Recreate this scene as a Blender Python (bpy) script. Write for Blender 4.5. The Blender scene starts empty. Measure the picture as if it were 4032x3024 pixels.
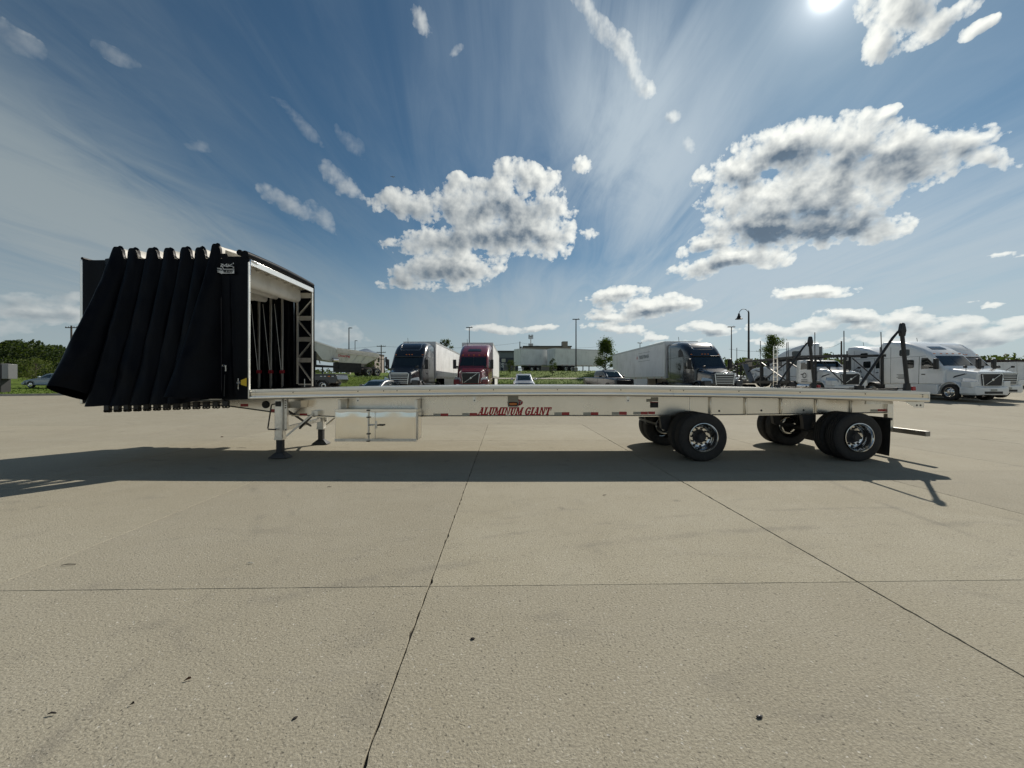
import bpy, math, random
from mathutils import Vector, Matrix, noise as mnoise
R = math.radians
random.seed(7)
sc = bpy.context.scene
col = sc.collection

# ---------------------------------------------------------------- camera
F, HC, VH = 1515.0, 1.69, 1497.0            # focal length in photo pixels, eye height, horizon row
cd = bpy.data.cameras.new('camera'); cam = bpy.data.objects.new('camera', cd); col.objects.link(cam)
cd.sensor_width = 36.0; cd.lens = F / 4032 * 36.0
cd.shift_y = (VH - 1512) / 4032
cd.clip_start = 0.05; cd.clip_end = 9000
cam.location = (0, 0, HC); cam.rotation_euler = (R(90), 0, 0)
sc.camera = cam

def px(u, v, Y):
    """photo pixel at depth Y -> point of the place"""
    return Vector(((u - 2016) / F * Y, Y, HC - (v - VH) / F * Y))
def pxx(u, Y): return (u - 2016) / F * Y
def pz(v, Y): return HC - (v - VH) / F * Y

# ---------------------------------------------------------------- light
SUN_AZ, SUN_EL = R(39.5), R(38.0)
sd = bpy.data.lights.new('sun', 'SUN'); sun = bpy.data.objects.new('sun', sd); col.objects.link(sun)
sd.energy = 5.0; sd.angle = R(0.55); sd.color = (1.0, 0.93, 0.82)
S = Vector((math.sin(SUN_AZ) * math.cos(SUN_EL), math.cos(SUN_AZ) * math.cos(SUN_EL), math.sin(SUN_EL)))
sun.rotation_euler = S.to_track_quat('Z', 'Y').to_euler()
sun.location = (30, 30, 40)
vs = sc.view_settings
vs.view_transform = 'Standard'; vs.look = 'None'; vs.gamma = 1.0; vs.use_curve_mapping = False
vs.exposure = 0.0

# ---------------------------------------------------------------- node helper
class NT:
    def __init__(s, tree): s.t = tree; s.n = tree.nodes; s.l = tree.links
    def node(s, typ, **kw):
        n = s.n.new(typ)
        for k, v in kw.items(): setattr(n, k, v)
        return n
    def put(s, sock, val):
        if isinstance(val, bpy.types.NodeSocket): s.l.new(val, sock)
        elif val is not None: sock.default_value = val
    def m(s, op, a, b=None, c=None, clamp=False):
        n = s.node('ShaderNodeMath', operation=op, use_clamp=clamp)
        s.put(n.inputs[0], a); s.put(n.inputs[1], b); s.put(n.inputs[2], c)
        return n.outputs[0]
    def vm(s, op, a, b=None, c=None, out=0):
        n = s.node('ShaderNodeVectorMath', operation=op)
        s.put(n.inputs[0], a)
        if op == 'SCALE': s.put(n.inputs[3], b)
        else:
            s.put(n.inputs[1], b); s.put(n.inputs[2], c)
        return n.outputs['Value'] if op in ('LENGTH', 'DOT_PRODUCT', 'DISTANCE') else n.outputs[0]
    def noise(s, vec, scale, detail=4, rough=0.55, lac=2.0, dist=0.0, color=False, dims='3D'):
        n = s.node('ShaderNodeTexNoise', noise_dimensions=dims)
        s.put(n.inputs['Vector'], vec); n.inputs['Scale'].default_value = scale
        n.inputs['Detail'].default_value = detail; n.inputs['Roughness'].default_value = rough
        n.inputs['Lacunarity'].default_value = lac; n.inputs['Distortion'].default_value = dist
        return n.outputs['Color' if color else 'Fac']
    def vor(s, vec, scale, out='Distance', feature='F1', rnd=1.0):
        n = s.node('ShaderNodeTexVoronoi', feature=feature)
        s.put(n.inputs['Vector'], vec); n.inputs['Scale'].default_value = scale
        n.inputs['Randomness'].default_value = rnd
        return n.outputs[out]
    def ramp(s, val, a, b, c0=0.0, c1=1.0, interp='SMOOTHSTEP'):
        n = s.node('ShaderNodeMapRange', interpolation_type=interp)
        s.put(n.inputs[0], val); s.put(n.inputs[1], a); s.put(n.inputs[2], b); s.put(n.inputs[3], c0); s.put(n.inputs[4], c1)
        return n.outputs[0]
    def mix(s, f, a, b, mode='MIX'):
        n = s.node('ShaderNodeMix', data_type='RGBA', blend_type=mode)
        s.put(n.inputs['Factor'], f); s.put(n.inputs[6], a); s.put(n.inputs[7], b)
        return n.outputs[2]
    def comb(s, x, y, z=0.0):
        n = s.node('ShaderNodeCombineXYZ'); s.put(n.inputs[0], x); s.put(n.inputs[1], y); s.put(n.inputs[2], z)
        return n.outputs[0]
    def sep(s, v):
        n = s.node('ShaderNodeSeparateXYZ'); s.put(n.inputs[0], v); return n.outputs
def rgb(r, g, b): return (r, g, b, 1.0)

# ---------------------------------------------------------------- sky
def ae(u, v):                            # photo pixel -> azimuth, elevation of the sky
    a = math.atan((u - 2016) / F); return a, math.atan((VH - v) / F * math.cos(a))
def ell(u, v, hu, hv, tilt=0):
    a, e = ae(u, v); ca = math.cos(a)
    return (a, e, hu * ca * ca / F, hv * ca * math.cos(e) ** 2 / F, R(tilt))

def sky_world():
    w = bpy.data.worlds.new('World'); sc.world = w; w.use_nodes = True
    T = NT(w.node_tree); T.n.clear()
    out = T.node('ShaderNodeOutputWorld'); bg = T.node('ShaderNodeBackground')
    T.l.new(bg.outputs[0], out.inputs[0])
    sky = T.node('ShaderNodeTexSky', sky_type='NISHITA', sun_disc=False)
    sky.sun_elevation = SUN_EL; sky.sun_rotation = SUN_AZ
    sky.air_density = 1.0; sky.dust_density = 0.25; sky.ozone_density = 3.0; sky.altitude = 200
    d = T.vm('NORMALIZE', T.node('ShaderNodeTexCoord').outputs['Generated'])
    x, y, z = T.sep(d)
    az = T.m('ARCTAN2', x, y); el = T.m('ARCSINE', z)
    Pv = T.comb(az, el)
    sdot = T.vm('DOT_PRODUCT', d, tuple(S))
    near = T.ramp(sdot, .45, .99)
    # cirrus: streaks drawn out along one heading on a high flat layer
    zz = T.m('ADD', T.m('MAXIMUM', z, 0.0), .10)
    q = T.comb(T.m('DIVIDE', x, zz), T.m('DIVIDE', y, zz))
    mp = T.node('ShaderNodeMapping'); mp.inputs['Rotation'].default_value = (0, 0, R(17)); mp.inputs['Scale'].default_value = (1.35, .30, 1)
    T.l.new(q, mp.inputs['Vector'])
    c1 = T.noise(mp.outputs[0], 1.1, 6, .56, 2.1, .5, dims='2D')
    c2 = T.noise(mp.outputs[0], 3.3, 5, .6, 2.2, .9, dims='2D')
    streak = T.m('ADD', T.m('MULTIPLY', c1, .62), T.m('MULTIPLY', c2, .38))
    def lobe(u, v, hu, hv, tilt, a, b):
        ca_, ce_, ra, re, t = ell(u, v, hu, hv, tilt)
        mq = T.node('ShaderNodeMapping', vector_type='TEXTURE')
        mq.inputs['Location'].default_value = (ca_, ce_, 0); mq.inputs['Rotation'].default_value = (0, 0, t)
        mq.inputs['Scale'].default_value = (ra, re, 1)
        T.l.new(Pv, mq.inputs['Vector'])
        return T.ramp(T.vm('LENGTH', mq.outputs[0]), a, b, 1.0, 0.0)
    veil = T.m('MAXIMUM', lobe(300, 880, 2300, 560, -22, .1, 1.15), T.m('MULTIPLY', lobe(2520, 560, 560, 1050, 12, .05, 1.1), .95))
    veil = T.m('MAXIMUM', veil, T.m('MULTIPLY', lobe(2900, 1130, 1900, 330, 4, .2, 1.2), .75))
    ci = T.ramp(T.m('ADD', streak, T.m('MULTIPLY', veil, .24)), .36, .80)
    ci = T.m('MULTIPLY', ci, T.m('MULTIPLY_ADD', veil, .72, .24))
    cicol = T.mix(near, rgb(.285, .34, .365), rgb(.50, .59, .66))
    base = T.vm('MULTIPLY', sky.outputs[0], (.045, .059, .058))
    base = T.mix(ci, base, cicol)
    sp = T.m('MAXIMUM', sdot, 0.0)                     # light scattered close round the sun
    aur = T.m('ADD', T.m('MULTIPLY', T.m('POWER', sp, 7000), 3.0), T.m('ADD', T.m('MULTIPLY', T.m('POWER', sp, 700), .40), T.m('MULTIPLY', T.m('POWER', sp, 40), .045)))
    base = T.vm('ADD', base, T.vm('MULTIPLY', T.comb(aur, aur, aur), (1.0, .99, .95)))
    hzf = T.ramp(el, R(-1), R(21), .90, 0.0)          # whitish air low down
    base = T.mix(hzf, base, T.mix(near, rgb(.355, .415, .445), rgb(.54, .61, .645)))
    T.l.new(base, bg.inputs['Color']); bg.inputs['Strength'].default_value = 1.0
    w.cycles.sampling_method = 'MANUAL'; w.cycles.sample_map_resolution = 512
sky_world()

# cumulus: a cloud layer on a dome; each puff is an ellipse of sky (u, v, half width, half height, tilt)
PUFFS = [(1610, 800, 120, 55, 0), (1870, 830, 190, 80, 0), (2060, 870, 190, 95, -6), (1980, 930, 300, 55, 4),
    (1760, 960, 190, 45, 0), (2170, 930, 90, 70, 0), (2080, 690, 130, 45, -18), (1960, 730, 90, 40, 0),
    (1760, 1050, 190, 55, 6), (1600, 1110, 100, 26, 4), (1830, 1085, 120, 40, 10), (2305, 660, 34, 38, 0), (1790, 735, 40, 40, 0),
    (2900, 680, 130, 60, 12), (3080, 590, 180, 80, 12), (3280, 560, 220, 90, 6), (3520, 590, 220, 85, 10), (3760, 560, 160, 60, 8),
    (3900, 620, 110, 45, -6), (3050, 770, 260, 80, 12), (3330, 690, 240, 80, 10), (3020, 880, 200, 75, 8), (3240, 860, 200, 85, 4), (3440, 890, 110, 50, 0),
    (3150, 800, 280, 105, 8), (3300, 760, 240, 90, 8), (3200, 890, 290, 70, 4), (3540, 640, 240, 80, 10), (2790, 960, 100, 26, 16), (3480, 450, 60, 22, 30),
    (2760, 1050, 120, 28, 8), (2890, 1025, 170, 36, 12), (3020, 1000, 80, 48, 0),
    (3560, 40, 160, 90, 0), (3700, 80, 170, 45, 32), (3470, 170, 55, 70, -30), (3860, 110, 70, 22, 25),
    (2430, 1160, 105, 22, 6), (2560, 1210, 190, 34, 6), (2700, 1195, 70, 28, 0), (2400, 1245, 70, 16, 5), (3190, 1150, 150, 24, 6), (3950, 1010, 80, 16, 10), (3900, 1190, 80, 12, 2),
    (1950, 1290, 95, 16, 0), (2130, 1292, 60, 10, 0), (2430, 1290, 120, 17, 0), (2790, 1300, 95, 22, 0), (3010, 1285, 60, 22, 0), (3110, 1300, 90, 20, 0), (3330, 1240, 120, 24, 4), (3230, 1275, 110, 20, 6), (3400, 1285, 80, 20, 0), (3560, 1250, 90, 30, 0), (3640, 1300, 130, 26, 0), (3800, 1275, 110, 26, 0), (3930, 1320, 120, 24, 0), (4010, 1270, 90, 24, 0), (3480, 1345, 160, 16, 0), (3760, 1355, 180, 18, 0), (3130, 1350, 140, 14, 0), (2640, 1345, 90, 10, 0), (2560, 1318, 60, 8, 0),
    (250, 1165, 80, 22, 0, .5), (60, 1180, 110, 26, 0, .5), (180, 1240, 200, 34, -3, .7), (20, 1290, 100, 22, 0, .5), (1250, 1290, 120, 30, 0, .5), (1330, 1330, 120, 26, 0, .5),
    (1350, 745, 70, 34, -30, .5), (1310, 690, 60, 30, -60, .42), (1130, 790, 110, 30, -32, .45), (1270, 850, 70, 26, -50, .4), (1180, 480, 110, 20, -45, .28), (1380, 560, 70, 22, -50, .26), (780, 570, 60, 22, -20, .3),
    (2330, 60, 110, 36, -52, .5), (2440, 180, 120, 36, -52, .55), (2510, 300, 75, 28, -65, .45), (2560, 350, 26, 30, -40, .6), (2640, 450, 26, 26, -50, .5), (2720, 570, 34, 26, -50, .4),
    (1660, 80, 26, 50, 10, .5), (1790, 200, 30, 22, 30, .4), (460, 225, 80, 24, -30, .30), (60, 150, 110, 40, -35, .28)]
BELLIES = [(3210, 890, 290, 62, 4, 1.0), (3150, 610, 200, 60, 12), (3450, 640, 260, 60, 8), (3760, 580, 110, 45, 0), (2960, 720, 60, 40, 0), (2010, 815, 190, 60, 0), (1950, 938, 280, 40, 2), (1660, 850, 120, 36, 0), (1720, 1080, 170, 26, 3), (1590, 1114, 80, 18, 2),
    (2840, 1046, 170, 20, 10), (2620, 1222, 150, 16, 6), (2450, 1168, 70, 10, 4), (3340, 1262, 150, 22, 4), (3560, 1300, 150, 30, 0), (3800, 1330, 180, 28, 0), (3060, 1305, 110, 18, 0), (2790, 1312, 110, 14, 0), (3200, 1160, 110, 10, 4), (180, 1250, 170, 20, -3), (60, 1190, 80, 14, 0)]
def cloud_dome():
    import numpy as np
    rg = random.Random(11)
    E = [(p[0], p[1], p[2], p[3], R(p[4]), p[5] if len(p) > 5 else 1.0) for p in PUFFS]
    X = []
    for k in range(26):                                # the same kind of puffs go on round the rest of the sky
        a = rg.uniform(R(76), R(284)); e = rg.uniform(R(4), R(34)); s = rg.uniform(.05, .13) * (0.5 + e)
        X.append((a if a < math.pi else a - 2 * math.pi, e, s * 2.2, s * .8, 0.0, 1.0))
    st = R(.5)
    aa = np.arange(-math.pi, math.pi + st * .5, st); ee = np.arange(R(-1.5), R(62), st)
    A, B = np.meshgrid(aa, ee)
    def flat(A, B):                                    # the part of the sky ahead, laid out flat
        c = np.maximum(np.cos(A), .12); ok = np.cos(A) > .2
        return np.where(ok, 2016 + np.tan(np.where(ok, A, 0)) * F, 1e6), VH - np.tan(B) / c * F, ok
    def field(A, B):
        U, V_, ok = flat(A, B)
        U = U + 9 * np.sin(U / 61 + V_ / 90) + 7 * np.sin(V_ / 37 - U / 140); V_ = V_ + 8 * np.sin(U / 83 - V_ / 50) + 5 * np.sin(U / 33 + V_ / 70)
        acc = np.full(A.shape, 9.0); op = np.zeros(A.shape); wt = np.full(A.shape, 1e-9)
        for lst, P, Q in ((E, U, V_), (X, A, B)):
            for (a, e, ra, re, t, o_) in lst:
                da, de = P - a, (Q - e) * (-1 if lst is E else 1); c, s = math.cos(t), math.sin(t)
                q = np.sqrt(((da * c + de * s) / ra) ** 2 + ((-da * s + de * c) / re) ** 2)
                g_ = np.exp(-np.minimum(q, 12) ** 2 * 1.6); op += g_ * o_; wt += g_
                k = .35; h = np.maximum(k - np.abs(acc - q), 0) / k
                acc = np.minimum(acc, q) - h * h * h * k / 6
        return 1.42 - acc, op / wt
    U0, V0, _ = flat(A, B); dk = np.zeros(A.shape)
    wx = 14 * np.sin(U0 / 47 + V0 / 71) + 9 * np.sin(U0 / 23 - V0 / 31)
    for (u, v, hu, hv, t, *wt_) in BELLIES:
        da, de = U0 - u + wx, -(V0 - v) + wx * .5; c, s_ = math.cos(R(t)), math.sin(R(t))
        dk = np.maximum(dk, (wt_[0] if wt_ else .45) * np.exp(-(((da * c + de * s_) / hu) ** 2 + ((-da * s_ + de * c) / hv) ** 2) * 1.0))
    L = np.sqrt((SUN_AZ - A) ** 2 + (SUN_EL - B) ** 2) + 1e-6
    SA, SB = (SUN_AZ - A) / L, (SUN_EL - B) / L
    fs = [field(A + SA * k, B + SB * k) for k in (0, CLOUD_STEP[0], CLOUD_STEP[1])]; opac = fs[0][1]; fs = [f[0] for f in fs] + [opac, dk]
    rad = 4000.0
    V = np.stack([np.sin(A) * np.cos(B), np.cos(A) * np.cos(B), np.sin(B)], -1).reshape(-1, 3) * rad
    ny, nx = A.shape
    I = np.arange(ny * nx).reshape(ny, nx)
    Q = np.stack([I[:-1, :-1], I[:-1, 1:], I[1:, 1:], I[1:, :-1]], -1).reshape(-1, 4)
    me = bpy.data.meshes.new('sky'); me.from_pydata(V.tolist(), [], Q.tolist())
    for n, f in zip(('puff', 'puff_a', 'puff_b', 'puff_veil', 'puff_belly'), fs):
        at = me.attributes.new(n, 'FLOAT', 'POINT'); at.data.foreach_set('value', f.astype(np.float32).ravel())
    o = bpy.data.objects.new('sky', me); col.objects.link(o); o['kind'] = 'structure'
    mt = bpy.data.materials.new('cloud_layer'); mt.use_nodes = True; mt.cycles.emission_sampling = 'NONE'
    T = NT(mt.node_tree); T.n.clear()
    geo = T.node('ShaderNodeNewGeometry')
    d = T.vm('NORMALIZE', geo.outputs['Position'])
    x, y, z = T.sep(d)
    Pv = T.comb(T.m('ARCTAN2', x, y), T.m('ARCSINE', z))
    to_sun = T.vm('NORMALIZE', T.vm('SUBTRACT', (SUN_AZ, SUN_EL, 0), Pv))
    g = bpy.data.node_groups.new('cloud_detail', 'ShaderNodeTree')
    for nm, ty in (('P', 'NodeSocketVector'), ('Base', 'NodeSocketFloat')): g.interface.new_socket(nm, in_out='INPUT', socket_type=ty)
    g.interface.new_socket('Density', in_out='OUTPUT', socket_type='NodeSocketFloat'); g.interface.new_socket('Smooth', in_out='OUTPUT', socket_type='NodeSocketFloat')
    G = NT(g); gi = G.node('NodeGroupInput'); go = G.node('NodeGroupOutput')
    P0, base = gi.outputs[0], gi.outputs[1]
    sx, sy, sz = G.sep(P0)
    # far puffs near the horizon look smaller and flatter
    Pn = G.comb(G.m('MULTIPLY', sx, 1.5), G.m('MULTIPLY', G.m('POWER', G.m('MAXIMUM', sy, .001), .7), 1.75))
    n1 = G.noise(Pn, 13, 9, .58, 2.2, 0.12, dims='2D')
    n3 = G.vor(G.vm('ADD', Pn, (3.1, 1.7, 0)), 62)
    wp = G.vm('SUBTRACT', G.noise(Pn, 22, 3, color=True, dims='2D'), (.5, .5, .5))
    n2 = G.vor(G.vm('MULTIPLY_ADD', wp, (.05, .05, 0), Pn), 24)
    n = G.m('ADD', G.m('MULTIPLY', G.m('SUBTRACT', n1, .5), 3.0), G.m('ADD', G.m('MULTIPLY', G.m('SUBTRACT', .40, n2), .8), G.m('MULTIPLY', G.m('SUBTRACT', .40, n3), .45)))
    soft = G.ramp(base, -1.6, -.3, 0.15, 1.0)
    dens = G.m('ADD', G.m('MULTIPLY', base, 1.25), G.m('MULTIPLY', n, soft))
    dens = G.m('SUBTRACT', dens, G.ramp(base, -.35, .15, 1.2, 0.0))
    G.l.new(dens, go.inputs[0])
    ns = G.m('ADD', G.m('MULTIPLY', G.m('SUBTRACT', G.noise(Pn, 13, 3.4, .50, 2.2, 0.12, dims='2D'), .5), 3.0), G.m('MULTIPLY', G.m('SUBTRACT', .40, n2), .8))
    G.l.new(G.m('ADD', G.m('MULTIPLY', base, 1.25), G.m('MULTIPLY', ns, soft)), go.inputs[1])
    def fld(vec, name):
        n = T.node('ShaderNodeGroup'); n.node_tree = g; T.put(n.inputs[0], vec)
        T.put(n.inputs[1], T.node('ShaderNodeAttribute', attribute_name=name).outputs['Fac']); return n.outputs
    k1, k2 = CLOUD_STEP
    d0, s0 = fld(Pv, 'puff')
    s1 = fld(T.vm('MULTIPLY_ADD', to_sun, (k1, k1, 0), Pv), 'puff_a')[1]
    d2 = fld(T.vm('MULTIPLY_ADD', to_sun, (k2, k2, 0), Pv), 'puff_b')[1]
    veil = T.node('ShaderNodeAttribute', attribute_name='puff_veil').outputs['Fac']
    body = T.m('MAXIMUM', d0, 0.0)
    dens = T.ramp(veil, .25, 1.0, .28, 2.9)
    alpha = T.m('SUBTRACT', 1.0, T.m('EXPONENT', T.m('MULTIPLY', T.m('MULTIPLY', body, dens), -1.0)))
    alpha = T.m('MULTIPLY', alpha, T.ramp(veil, .1, .8, .35, 1.0, 'LINEAR'))
    behind = T.ramp(d2, -.2, 1.6, 0.0, 1.0)            # how much cloud lies between here and the sun
    belly = T.ramp(T.node('ShaderNodeAttribute', attribute_name='puff_belly').outputs['Fac'], .0, .85)
    deep = T.m('ADD', T.m('MULTIPLY', T.m('MAXIMUM', s0, 0.0), .75), T.m('MULTIPLY', body, .25))
    depth = T.m('MULTIPLY', T.m('MINIMUM', deep, 2.0), T.m('MULTIPLY_ADD', belly, 2.1, T.m('MULTIPLY_ADD', behind, .35, .30)))
    lit = T.m('MULTIPLY', T.m('SUBTRACT', s0, s1), .42)
    shade = T.m('ADD', T.m('EXPONENT', T.m('MULTIPLY', depth, -1.0)), lit, clamp=True)
    sdot = T.vm('DOT_PRODUCT', d, tuple(S))
    near = T.ramp(sdot, .45, .99)                      # puffs round the sun shine through
    facing = T.ramp(sdot, 0.1, -.7)                    # puffs opposite the sun are lit full face
    white = T.mix(facing, T.mix(near, rgb(.62, .64, .62), rgb(1.05, 1.06, .99)), rgb(.95, .93, .88))
    grey = T.mix(facing, T.mix(near, rgb(.185, .225, .26), rgb(.125, .175, .235)), rgb(.55, .56, .56))
    em = T.node('ShaderNodeEmission'); low = T.ramp(T.m('ARCSINE', z), R(-1), R(11), .62, 0.0)   # far puffs fade into the whitish air low down
    T.put(em.inputs['Color'], T.mix(low, T.mix(shade, grey, white), T.mix(near, rgb(.38, .44, .47), rgb(.56, .63, .66))))
    tr = T.node('ShaderNodeBsdfTransparent'); mx = T.node('ShaderNodeMixShader'); out = T.node('ShaderNodeOutputMaterial')
    T.put(mx.inputs[0], alpha); T.l.new(tr.outputs[0], mx.inputs[1]); T.l.new(em.outputs[0], mx.inputs[2]); T.l.new(mx.outputs[0], out.inputs[0])
    me.materials.append(mt)
CLOUD_STEP = (.013, .045)
cloud_dome()

# ---------------------------------------------------------------- materials
MATS = {}
def mat(name, base=(.5, .5, .5), rough=.5, metal=0.0, spec=.5, coat=0.0, var=0.0, vscale=3.0, bump=0.0, bscale=40.0, rvar=0.0, dirt=0.0, dirtcol=(.10, .085, .065), **kw):
    if name in MATS: return MATS[name]
    m = bpy.data.materials.new(name); m.use_nodes = True
    T = NT(m.node_tree); b = T.n['Principled BSDF']
    b.inputs['Roughness'].default_value = rough; b.inputs['Metallic'].default_value = metal
    b.inputs['Specular IOR Level'].default_value = spec; b.inputs['Coat Weight'].default_value = coat
    b.inputs['Coat Roughness'].default_value = .06
    pos = T.node('ShaderNodeTexCoord').outputs['Object']
    c = rgb(*base)
    if var:
        n = T.noise(pos, vscale, 5, .6)
        c = T.mix(T.ramp(n, .3, .7), rgb(*[x * (1 - var) for x in base]), rgb(*[min(1, x * (1 + var)) for x in base]))
    if dirt:
        n = T.noise(T.vm('MULTIPLY', pos, (1, 1, .35)), vscale * 2.3, 6, .65)
        c = T.mix(T.m('MULTIPLY', T.ramp(n, .48, .75), dirt), c, rgb(*dirtcol))
    T.put(b.inputs['Base Color'], c)
    if rvar: T.put(b.inputs['Roughness'], T.m('MULTIPLY_ADD', T.m('SUBTRACT', T.noise(pos, vscale * 1.7, 5, .6), .5), rvar * 2, rough, clamp=True))
    if bump:
        bn = T.node('ShaderNodeBump'); bn.inputs['Strength'].default_value = bump; bn.inputs['Distance'].default_value = .01
        T.put(bn.inputs['Height'], T.noise(pos, bscale, 4, .6)); T.l.new(bn.outputs[0], b.inputs['Normal'])
    for k, v in kw.items(): b.inputs[k].default_value = v
    MATS[name] = m
    return m
alu = mat('aluminium_extrusion', (.86, .83, .77), .30, 1.0, var=.03, vscale=1, rvar=.04, dirt=.07, dirtcol=(.40, .37, .32))
alu_raw = mat('aluminium_sheet', (.93, .90, .83), .16, 1.0, rvar=.07, vscale=2.5, var=.04, bump=.25, bscale=2.2)
alu_web = mat('aluminium_web', (.84, .795, .72), .27, 1.0, var=.03, vscale=.6, rvar=.05, dirt=.12, dirtcol=(.40, .36, .30))
alu_leg = mat('galvanised', (.78, .76, .71), .36, .9, var=.12, vscale=6, dirt=.3)
chrome = mat('polished_aluminium', (.70, .70, .69), .15, 1.0, rvar=.04, vscale=8)
steel_dk = mat('dark_steel', (.035, .036, .038), .55, .3, var=.25, vscale=7, dirt=.3)
black_pl = mat('black_plastic', (.012, .012, .013), .45, var=.2)
rubber = mat('rubber', (.022, .021, .020), .78, var=.22, vscale=9, dirt=.35, dirtcol=(.07, .062, .05), bump=.2, bscale=90)
tarp_bk = mat('black_vinyl', (.0018, .0026, .0050), .42, spec=.10, var=.25, vscale=2.2, bump=.5, bscale=5.5, dirt=.06, dirtcol=(.012, .012, .014))
red_tape = mat('red_reflector', (.42, .02, .026), .30, coat=.3)
white_tape = mat('white_reflector', (.42, .41, .36), .35, var=.08, vscale=30)
red_ink = mat('red_lettering', (.50, .008, .022), .45)
amber = mat('amber_lens', (.75, .20, .02), .18, coat=.6)
redlens = mat('red_lens', (.40, .012, .02), .18, coat=.6)
yellow = mat('yellow_vinyl', (.68, .46, .02), .5)
white_ink = mat('white_lettering', (.62, .63, .63), .5)
glass = mat('vehicle_glass', (.008, .013, .014), .04, spec=.6, coat=.4)
white_pt = mat('white_paint', (.82, .83, .82), .28, coat=.7, var=.03, vscale=.6, dirt=.14, dirtcol=(.3, .28, .25))
grey_pt = mat('grey_paint', (.16, .165, .17), .3, coat=.6)
black_pt = mat('black_paint', (.008, .009, .012), .22, coat=1.0)
navy_pt = mat('dark_blue_paint', (.004, .005, .008), .25, coat=.8)
red_pt = mat('maroon_paint', (.15, .008, .015), .26, coat=1.0, var=.05)
trailer_wh = mat('white_box_panel', (.78, .79, .79), .38, var=.05, vscale=.8, dirt=.30, dirtcol=(.24, .23, .21))
trailer_alu = mat('box_rail', (.55, .55, .54), .35, .6, var=.08)

def clear_glass():
    m = bpy.data.materials.new('clear_glass'); m.use_nodes = True
    T = NT(m.node_tree); T.n.clear()
    out = T.node('ShaderNodeOutputMaterial'); tr = T.node('ShaderNodeBsdfTransparent'); tr.inputs[0].default_value = (.62, .72, .68, 1)
    gl = T.node('ShaderNodeBsdfGlossy'); gl.inputs['Roughness'].default_value = .03; fr = T.node('ShaderNodeFresnel'); fr.inputs[0].default_value = 1.5
    mx = T.node('ShaderNodeMixShader'); T.l.new(fr.outputs[0], mx.inputs[0]); T.l.new(tr.outputs[0], mx.inputs[1]); T.l.new(gl.outputs[0], mx.inputs[2]); T.l.new(mx.outputs[0], out.inputs[0])
    return m
clearg = clear_glass()
shade_m = mat('sunshade_foil', (.72, .78, .80), .22, .8, bump=.6, bscale=9)
def white_roof_mat():
    m = bpy.data.materials.new('white_vinyl'); m.use_nodes = True
    T = NT(m.node_tree); b = T.n['Principled BSDF']; out = T.n['Material Output']
    pos = T.node('ShaderNodeTexCoord').outputs['Object']
    c = T.mix(T.ramp(T.noise(pos, 3, 5), .35, .7), rgb(.74, .72, .66), rgb(.62, .60, .54))
    T.put(b.inputs['Base Color'], c); b.inputs['Roughness'].default_value = .5
    tl = T.node('ShaderNodeBsdfTranslucent'); T.put(tl.inputs['Color'], c)
    mx = T.node('ShaderNodeMixShader'); mx.inputs[0].default_value = .34
    T.l.new(b.outputs[0], mx.inputs[1]); T.l.new(tl.outputs[0], mx.inputs[2]); T.l.new(mx.outputs[0], out.inputs[0])
    return m
roof_vinyl = white_roof_mat()

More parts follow.
